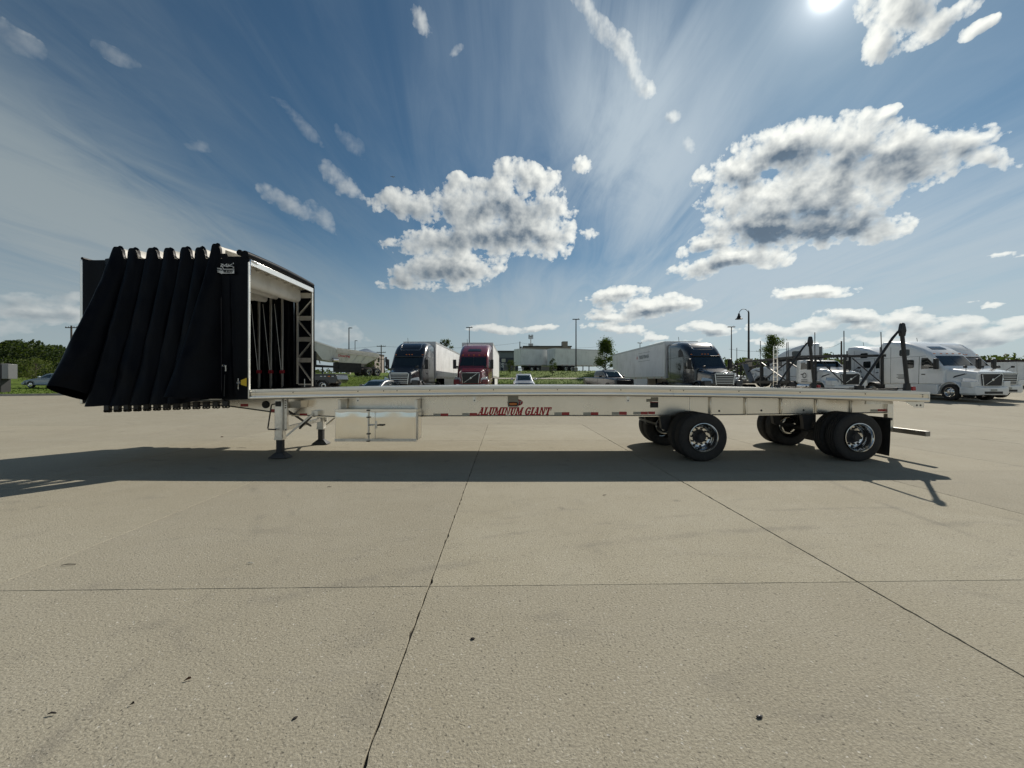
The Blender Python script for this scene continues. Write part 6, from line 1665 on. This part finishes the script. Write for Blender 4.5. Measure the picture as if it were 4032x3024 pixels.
def utility_pole(label, u, vt, vb, Y, arms=1, key=None, can=False):
    zb = pz(vb, Y); h = pz(vt, Y) - zb
    t = thing('utility_pole', label, 'utility pole', (pxx(u, Y), Y, zb), 0, 'wooden utility poles')
    MB().tube([(0, 0, 0), (0, 0, h)], [.17, .12], 8).build('pole', wood_m, t)
    for k in range(arms):
        MB().box(-1.1, 1.1, -.06, .06, h - .45 - k * 1.5, h - .30 - k * 1.5).build('cross_arm', wood_m, t)
        for xx in (-1.0, -.5, .5, 1.0): MB().lathe([(.05, 0), (.06, .1), (.03, .2), (.001, .2)], 8, 'z', (xx, 0, h - .30 - k * 1.5)).build('insulator', grey_pt, t)
    if can: MB().lathe([(.001, 0), (.28, 0), (.28, .9), (.001, .95)], 12, 'z', (.35, 0, h - 2.4)).build('transformer', grey_pt, t)
    PT[key] = Vector((pxx(u, Y), Y, zb + h - .3))
    return t
utility_pole('wooden utility pole with cross arms by the traffic signals', 1501, 1358, 1475, 95, 2, 'a')
utility_pole('utility pole with transformer left of the cell tower', 2047, 1345, 1440, 115, 0, 'b', True)
utility_pole('pole top showing just left of the tarp', 281, 1282, 1440, 70, 1, 'c')
utility_pole('plain pole above the white truck facing left', 3313, 1343, 1440, 75, 0, 'd')
utility_pole('plain pole behind the far side tail stand', 3188, 1350, 1440, 78, 0, 'e')
utility_pole('short pole left of the full green tree top', 2371, 1360, 1440, 120, 0, 'f')
def wire(label, a, b, sag, r=.022):
    pts = []
    for k in range(15):
        f = k / 14; p = a.lerp(b, f); pts.append((p.x, p.y, p.z - sag * 4 * f * (1 - f)))
    tag(MB().tube(pts, r, 5).build('power_line', pole_m), label, 'wire', 'overhead wires')
wire('overhead wire from the transformer pole to the pole by the signals', PT['a'], PT['b'], 1.0)
wire('overhead wire from the pole by the signals off to the left', Vector((pxx(900, 98), 98, PT['a'].z + .5)), PT['a'], 1.0)
wire('lower overhead wire left of the pole by the signals', Vector((pxx(900, 98), 98, PT['a'].z - 1.5)), PT['a'] - Vector((0, 0, 1.5)), 1.0)
wire('overhead wire right of the transformer pole', PT['b'], PT['f'], 1.0)
wire('sagging wire between the two plain poles behind the hauler', PT['e'], PT['d'], .9)
wire('overhead wire left of the far side tail stand', Vector((pxx(2870, 80), 80, PT['e'].z - .8)), PT['e'], .9)
for k in range(2):
    wire('overhead wire crossing in front of the far left wood' if k == 0 else 'lower wire crossing in front of the far left wood', Vector((pxx(-200, 58), 58, pz(1392 + 11 * k, 58))), Vector((pxx(420, 58), 58, pz(1380 + 15 * k, 58))), .3, .016)
# traffic signals
ts = thing('traffic_signal', 'traffic signal mast with hanging lights by the utility pole', 'traffic signal', (pxx(1513, 92), 92, pz(1478, 92)))
h = pz(1410, 92) - pz(1478, 92)
MB().tube([(0, 0, 0), (0, 0, h)], [.13, .1], 8).build('mast', pole_m, ts)
MB().tube([(0, 0, h - .3), (-2.6, 0, h - .15)], [.08, .05], 8).build('mast_arm', pole_m, ts)
for xx in (-1.3, .45):
    b = MB().box(xx - .2, xx + .2, -.2, .1, h - 1.0, h + .25).build('signal_head', black_pl, ts, bevel=.03)
    for k in range(3): MB().lathe([(.13, -.201), (.11, -.24), (.001, -.23)], 12, 'y', (xx, 0, h + .05 - k * .4)).build('lamp_lens', redlens if k == 0 else black_pl, b)
# cell tower
ct = thing('cell_tower', 'slender cell tower with antenna clusters above the tan building', 'tower', (pxx(2090, 190), 190, 4))
h = pz(1322, 190) - 4
MB().tube([(0, 0, 0), (0, 0, h)], [.36, .22], 10).build('mast', trailer_alu, ct)
for z in (h - .3, h - 4.6, h - 14.2):
    for k in range(6):
        a = 2 * math.pi * k / 6; MB().box(1.0 * math.cos(a) - .16, 1.0 * math.cos(a) + .16, 1.0 * math.sin(a) - .16, 1.0 * math.sin(a) + .16, z - 1.3, z + .8).build('antenna_panel', grey_pt, ct)
    MB().lathe([(.9, -.1), (.9, .1), (.3, .1), (.3, -.1)], 12, 'z', (0, 0, z), closed=True).build('platform', grey_pt, ct)
# utility cabinet and bin at the left edge
Yc = 31.0
cb = thing('utility_cabinet', 'grey metal utility cabinet at the left edge of the lot', 'cabinet', (pxx(30, Yc), Yc, gz(29) + .15))
z1 = pz(1434, Yc) - cb.location.z; zb = pz(1492, Yc) - cb.location.z
MB().box(-.10, .42, -.3, .3, zb, z1).build('box', grey_pt, cb, bevel=.02)
MB().box(-.62, -.14, -.32, .32, 0, z1 + .05).build('post', mat('cabinet_dark', (.03, .03, .032), .5), cb, bevel=.02)
MB().box(-.13, .0, -.05, .05, zb, zb + .1).build('bracket', grey_pt, cb)
for k in range(2): MB().box(-.58, -.18, -.345, -.322, .9 - .62 * k, 1.4 - .62 * k).build('door_panel', grey_pt, cb, bevel=.01)
# small sign by the lawn, tyre, airliner
sg = thing('lawn_sign', 'small white sign on a post behind the silver SUV', 'sign', (pxx(2049, 50), 50, mid_h(1, 4.5)))
MB().tube([(0, 0, 0), (0, 0, 1.2)], .03, 6).build('post', pole_m, sg); MB().box(-.15, .15, -.05, -.031, .62, 1.2).build('plate', white_tape, sg)
tag(MB().lathe([(.30, -.12), (.42, -.15), (.52, -.10), (.53, 0), (.52, .10), (.42, .15), (.30, .12)], 28, 'z', (0, 0, 0), closed=True).build('loose_tyre', rubber), 'loose black tyre lying flat by the pickup', 'tyre').location = (pxx(2325, 42), 42, gz(42) + .16)
ap = thing('airliner', 'tiny airliner high in the sky left of the middle cloud', 'airplane', px(1545, 696, 2600), R(20))
MB().lathe([(.1, -14), (1.8, -11), (2, -4), (2, 8), (.6, 15)], 10, 'x').build('fuselage', grey_pt, ap)
MB().prism([(-1, 0), (3, 0), (6, 15), (4.5, 15)], 'z', -.3, .1).build('wing', grey_pt, ap); MB().prism([(-1, 0), (3, 0), (6, -15), (4.5, -15)], 'z', -.3, .1).build('wing', grey_pt, ap)
MB().prism([(10, 1), (14, 1), (15, 6), (13.5, 6)], 'y', -.2, .2).build('tail_fin', grey_pt, ap)

# ---------------------------------------------------------------- litter on the concrete
dk = mat('debris_dark', (.02, .016, .013), .9); br_ = mat('debris_brown', (.10, .045, .025), .8, var=.3, vscale=40); pl_ = mat('debris_pale', (.6, .58, .5), .7)
def debris(label, u, v, m, kind, size, rz):
    Y = HC * F / (v - VH); mb = MB()
    rg = random.Random(int(u + v))
    if kind == 'twig':
        mb.tube([(-size, 0, .008), (-size * .2, size * .08, .012), (size, 0, .007)], [.002, .0045, .003], 6)
    elif kind == 'leaf':
        mb.v = [(-size, 0, .004), (-.2 * size, -.3 * size, .012), (size * .8, -.12 * size, .02), (size, .05 * size, .006), (size * .3, .3 * size, .018), (0, 0, .004), (-1.7 * size, .04 * size, .003)]
        mb.f = [(0, 1, 5), (1, 2, 5), (2, 3, 5), (3, 4, 5), (4, 0, 5), (0, 6, 5)]
    else:
        rs = []
        for z, k in ((.0015, .8), (.3, 1.0), (.75, .75), (1.0, .3)):
            rs.append([(size * k * (1 + rg.uniform(-.3, .3)) * math.cos(2 * math.pi * i / 7), size * .7 * k * (1 + rg.uniform(-.3, .3)) * math.sin(2 * math.pi * i / 7), size * .55 * z + .001) for i in range(7)])
        mb.rings(rs)
    o = mb.build(kind if kind != 'lump' else 'pebble', m, fix=kind != 'leaf', smooth=False); o.location = (pxx(u, Y), Y, .001); o.rotation_euler = (0, 0, rz)
    tag(o, label, 'litter', 'bits of litter on the concrete')
debris('dark twig lying on the slab at far left', 270, 2227, dk, 'twig', .055, .2)
debris('pale chip of wood on the left middle slab', 985, 2221, pl_, 'twig', .028, .1)
debris('curled brown dead leaf on the lower left slab', 738, 2680, br_, 'leaf', .018, .5)
debris('dark lump right of the long joint, above centre bottom', 1861, 2517, dk, 'lump', .015, 0)
debris('dark crumpled scrap at lower left of centre', 1162, 2830, dk, 'lump', .012, .8)
debris('black bent scrap at the lower right of centre', 2990, 2825, black_pl, 'lump', .017, .3)
debris('small red brown stub lying under the tarp', 874, 1721, br_, 'lump', .035, .2)
debris('short dark twig near the lower left corner', 204, 2816, dk, 'twig', .018, .2)
debris('dark scrap left of the lower left leaf', 520, 2777, dk, 'leaf', .010, .4)
debris('thin dark splinter on the shaded strip edge', 1296, 1919, dk, 'twig', .03, .2)
debris('dark splinter right of the long joint near the shadow', 2380, 1952, dk, 'twig', .035, .6)
debris('bent grey wire on the sunny strip beyond the shadow', 950, 1765, dk, 'twig', .12, .1)
